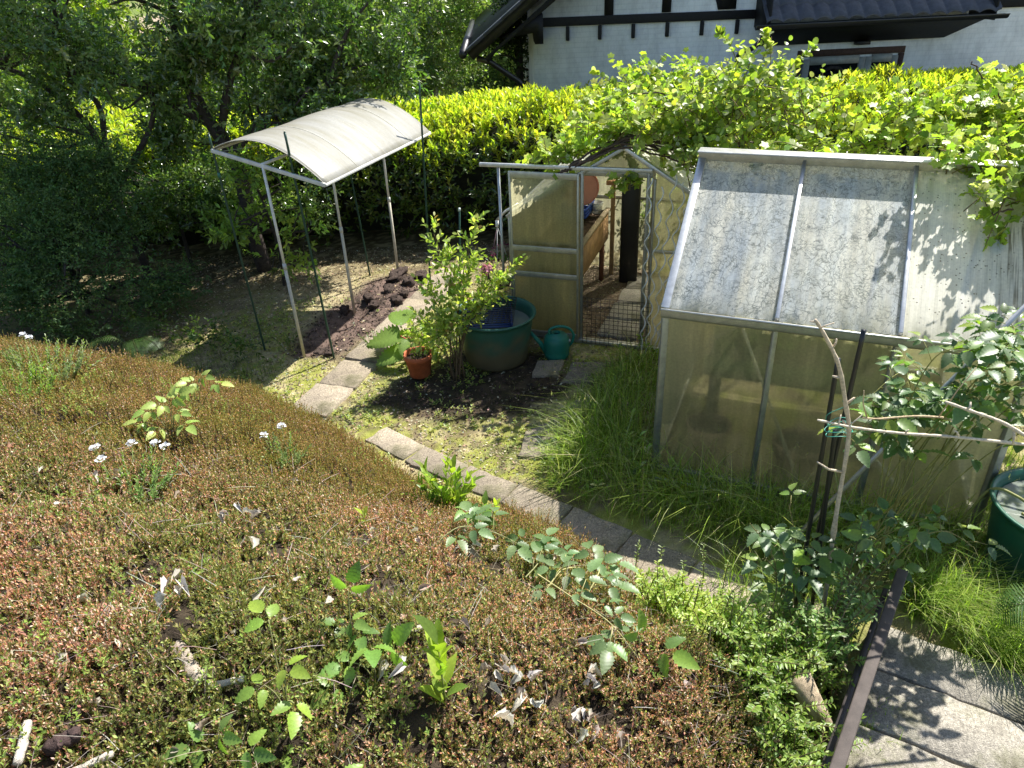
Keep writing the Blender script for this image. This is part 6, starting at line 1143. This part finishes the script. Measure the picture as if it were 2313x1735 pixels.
k = (d < -.02) & not_paved(x, y) & ~((gt > -.02) & (gs > -.8)) & (rng.random(len(x)) < sst(.5, .66, n1)*.55) & (rng.random(len(x)) < np.where(polydist(x, y, SOIL_BED) < 0, .10, 1)); P = np.stack([x[k], y[k], height(x[k], y[k])], -1); o = shoots(P, np.repeat(Z[None], len(P), 0), .03, 5, .03, (1.0, 1.5), .1, .1, 0, rng)
g.leaves(TF, o[0], o[1], o[2] + Z, o[3], palette(len(o[0]), [((.34, .38, .07), 2), ((.18, .26, .05), 2), ((.42, .42, .14), 1)], .2, rng)); kind(g.build('weeds', M['leaf']), 'stuff')
# dry litter, bark chips and crumbs
g = Geo(); x, y = scatter_on(42000, box=(-4.6, 1.7, 4.2, 9.7)); d = sdist(x, y); k = (d < -.01) & not_paved(x, y); x, y = x[k], y[k]; P = np.stack([x, y, height(x, y) + .004], -1); insb = (polydist(x, y, SOIL_BED) < .05) | (polydist(x, y, DARK_SOIL) < 0)
c = np.where(insb[:, None] & (rng.random(len(x)) < .85)[:, None], palette(len(x), [((.05, .036, .03), 3), ((.10, .07, .05), 2), ((.17, .12, .09), 1)], .25, rng), palette(len(x), [((.42, .36, .23), 3), ((.28, .22, .13), 2), ((.15, .11, .07), 2), ((.52, .46, .34), 1)], .25, rng))
g.leaves(T_simple(.3, .12, .1), P, rdir(len(x), rng)*V(1, 1, .25), Z + rng.normal(0, .45, P.shape), rng.uniform(.012, .034, len(x))*np.where(insb, 1.15, 1), c); kind(g.build('litter', M['dry']), 'stuff')
# dead curled leaves in the heather
g = Geo(); x, y = scatter_on(260, box=(-2.6, .95, 1.0, 3.3)); k = (sdist(x, y) > .15) & (polydist(x, y, np.array([(.75, 3.4), (.75, 2.6), (1.0, 2.0), (1.1, 1.2), (2, 1), (2, 3.4)])) > 0) & (fbm(x*2.1, y*2.1, 99) > .47); x, y = x[k], y[k]; P = np.stack([x, y, height(x, y) + rng.uniform(.03, .10, len(x))], -1)
g.leaves(T_fine(.24, 6, .06, .9, -.45, .75, .03), P, rdir(len(x), rng)*V(1, 1, .4), Z*.8 + rng.normal(0, .6, P.shape), rng.uniform(.03, .07, len(x)), palette(len(x), [((.48, .43, .35), 3), ((.40, .32, .24), 1), ((.30, .16, .10), .6)], .12, rng))
q = np.array([on(-.07, 1.86), on(.03, 1.84), on(-.02, 1.79), on(-.08, 1.74), on(.27, 2.0), on(.25, 1.95), on(.18, 1.84), on(.19, 1.78), on(-.1, 1.92), on(.0, 1.9), on(-1.32, 2.75), on(-1.25, 2.74), on(-1.4, 2.72), on(-1.3, 2.0), on(-1.28, 1.95), on(-.45, 1.82)]) + V(0, 0, .1); q = np.repeat(q, 2, 0) + rng.normal(0, .02, (len(q)*2, 3))
g.leaves(T_fine(.22, 6, .08, 1.0, -.4, .75, .04), q, rdir(len(q), rng)*V(.5, 1, .3), Z*.9 + rng.normal(0, .4, q.shape), rng.uniform(.04, .07, len(q)), palette(len(q), [((.60, .56, .49), 1)], .08, rng)); kind(g.build('dead_leaves', M['dry'], smooth=True), 'stuff')
